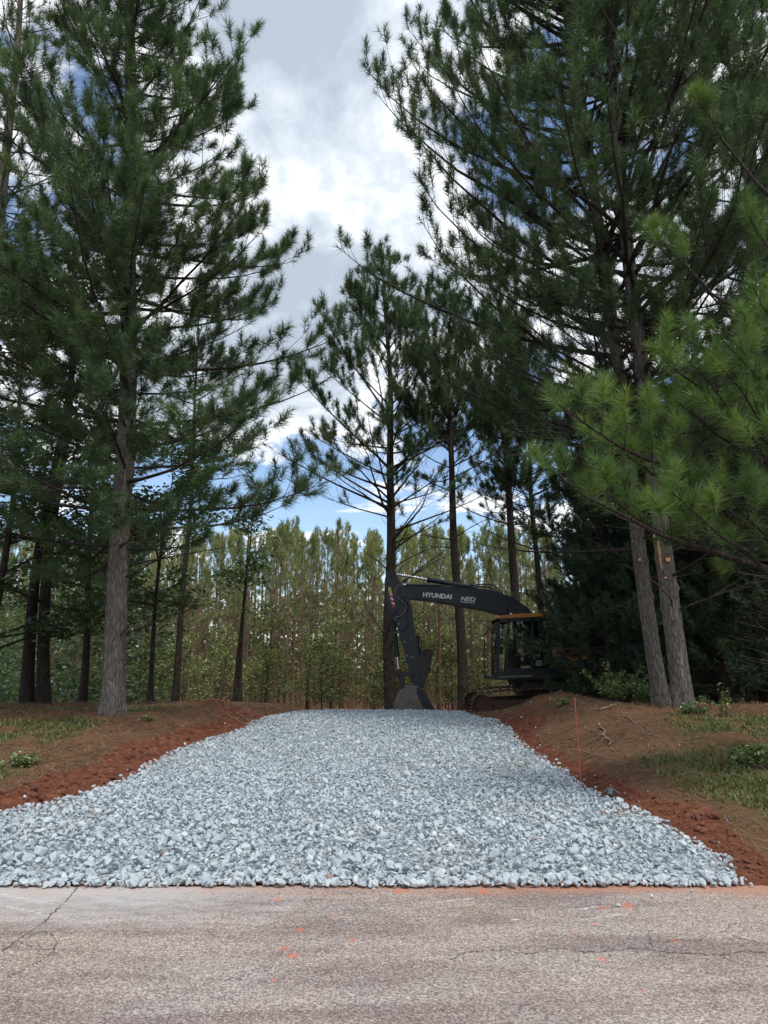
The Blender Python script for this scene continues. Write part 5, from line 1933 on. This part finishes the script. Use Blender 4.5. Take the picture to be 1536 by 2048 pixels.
rgx = np.random.default_rng(31)
X, Y, h, c, g, vis = scatter(420000, (-9, 9), (5.8, 18), rgx)
cl = fbm(X * 3.1, Y * 3.1, 111, 3)
keep = vis & (rgx.uniform(size=X.size) < g * np.clip((cl - 0.33) * 4.5, 0, 1)) & (c < 0.35)
X, Y, h = X[keep], Y[keep], h[keep]
n = len(X)
az = rgx.uniform(0, 6.28, n)
bl = rgx.uniform(0.035, 0.11, n) * np.interp(Y, [6, 10, 18], [0.9, 1, 1.2])
lean_ = rgx.uniform(0.1, 0.9, n)
wv = rgx.uniform(0.004, 0.008, n) * np.interp(Y, [6, 18], [1, 1.7])
base = np.stack([X, Y, h - 0.01], -1)
d = np.stack([np.cos(az) * np.sin(lean_), np.sin(az) * np.sin(lean_), np.cos(lean_)], -1)
sd_ = np.stack([-np.sin(az), np.cos(az), np.zeros(n)], -1) * wv[:, None]
mid = base + d * bl[:, None] * 0.55
tip = base + d * bl[:, None] + np.stack([np.cos(az), np.sin(az), -0.5 * np.ones(n)], -1) * bl[:, None] * 0.22
V = np.stack([base - sd_, base + sd_, mid + sd_ * 0.7, mid - sd_ * 0.7, tip], 1).reshape(-1, 3)
k = np.arange(n)[:, None] * 5
mb = MB()
tn = np.repeat(np.clip(rgx.normal(0.45, 0.22, n), 0, 1), 5)
i0 = mb.n
mb.add(V, np.concatenate([k + [[0, 1, 2]], k + [[0, 2, 3]], k + [[3, 2, 4]]]), tone=tn)
o = mb.build('grass', M['grass'])
tag(o, 'thin patchy grass growing on the straw covered banks', 'grass', kind='stuff')
print('grass', n)

X, Y, h, c, g, vis = scatter(420000, (-11, 10), (5.9, 22), rgx)
cl = fbm(X * 2.2, Y * 2.2, 121, 3)
keep = vis & (rgx.uniform(size=X.size) < (1 - 0.75 * g) * np.clip((cl - 0.25) * 3, 0.05, 1) * (1 - 0.85 * np.clip(c * 1.2, 0, 1)) * 0.5)
X, Y, h = X[keep], Y[keep], h[keep]
n = len(X)
az = rgx.uniform(0, 6.28, n)
ln = rgx.uniform(0.05, 0.11, n)
d = np.stack([np.cos(az), np.sin(az), rgx.normal(0.05, 0.22, n)], -1) * ln[:, None]
w_ = np.stack([-np.sin(az), np.cos(az), np.zeros(n)], -1) * (rgx.uniform(0.002, 0.0036, n) * np.interp(Y, [6, 20], [1, 2.2]))[:, None]
ctr = np.stack([X, Y, h + 0.008 + np.abs(rgx.normal(0, 0.01, n))], -1)
V = np.stack([ctr - d - w_, ctr - d + w_, ctr + d], 1).reshape(-1, 3)
mb = MB()
mb.add(V, np.arange(3 * n).reshape(-1, 3), tone=np.repeat(np.clip(rgx.normal(0.45, 0.25, n), 0, 1), 3))
o = mb.build('pine_straw', M['straw'])
tag(o, 'fallen brown pine needles spread over both banks', 'pine straw', kind='stuff')
print('straw', n)

X, Y, h, c, g, vis = scatter(80000, (-8, 8), (5.75, 17.5), rgx)
keep = vis & (rgx.uniform(size=X.size) < np.clip(c - 0.2, 0, 1) * 0.6)
X, Y, h = X[keep], Y[keep], h[keep]
n = len(X)
S2 = np.clip(np.exp(rgx.normal(math.log(0.016), 0.55, n)), 0.006, 0.075)
RM2 = rotmats(rgx, n, 0.8)
v2 = rgx.integers(0, NV, n)
mb = MB()
for q in range(NV):
    sel = np.where(v2 == q)[0]
    if len(sel) == 0:
        continue
    V, F = variants[q]
    W = np.einsum('nij,vj->nvi', RM2[sel] * S2[sel][:, None, None], V) + np.stack([X[sel], Y[sel], h[sel] + S2[sel] * 0.25], -1)[:, None, :]
    mb.add(W.reshape(-1, 3), (F[None] + (np.arange(len(sel)) * len(V))[:, None, None]).reshape(-1, 3))
o = mb.build('clay_clods', M['clod'], None, True)
tag(o, 'crumbled lumps of red clay along both edges of the gravel', 'clay clods', kind='stuff')
print('clods', n)
tot = 0
for me in bpy.data.meshes:
    if me.users:
        tot += sum(1 for _ in ()) + len(me.loops) - 2 * len(me.polygons)
print('triangles', tot)
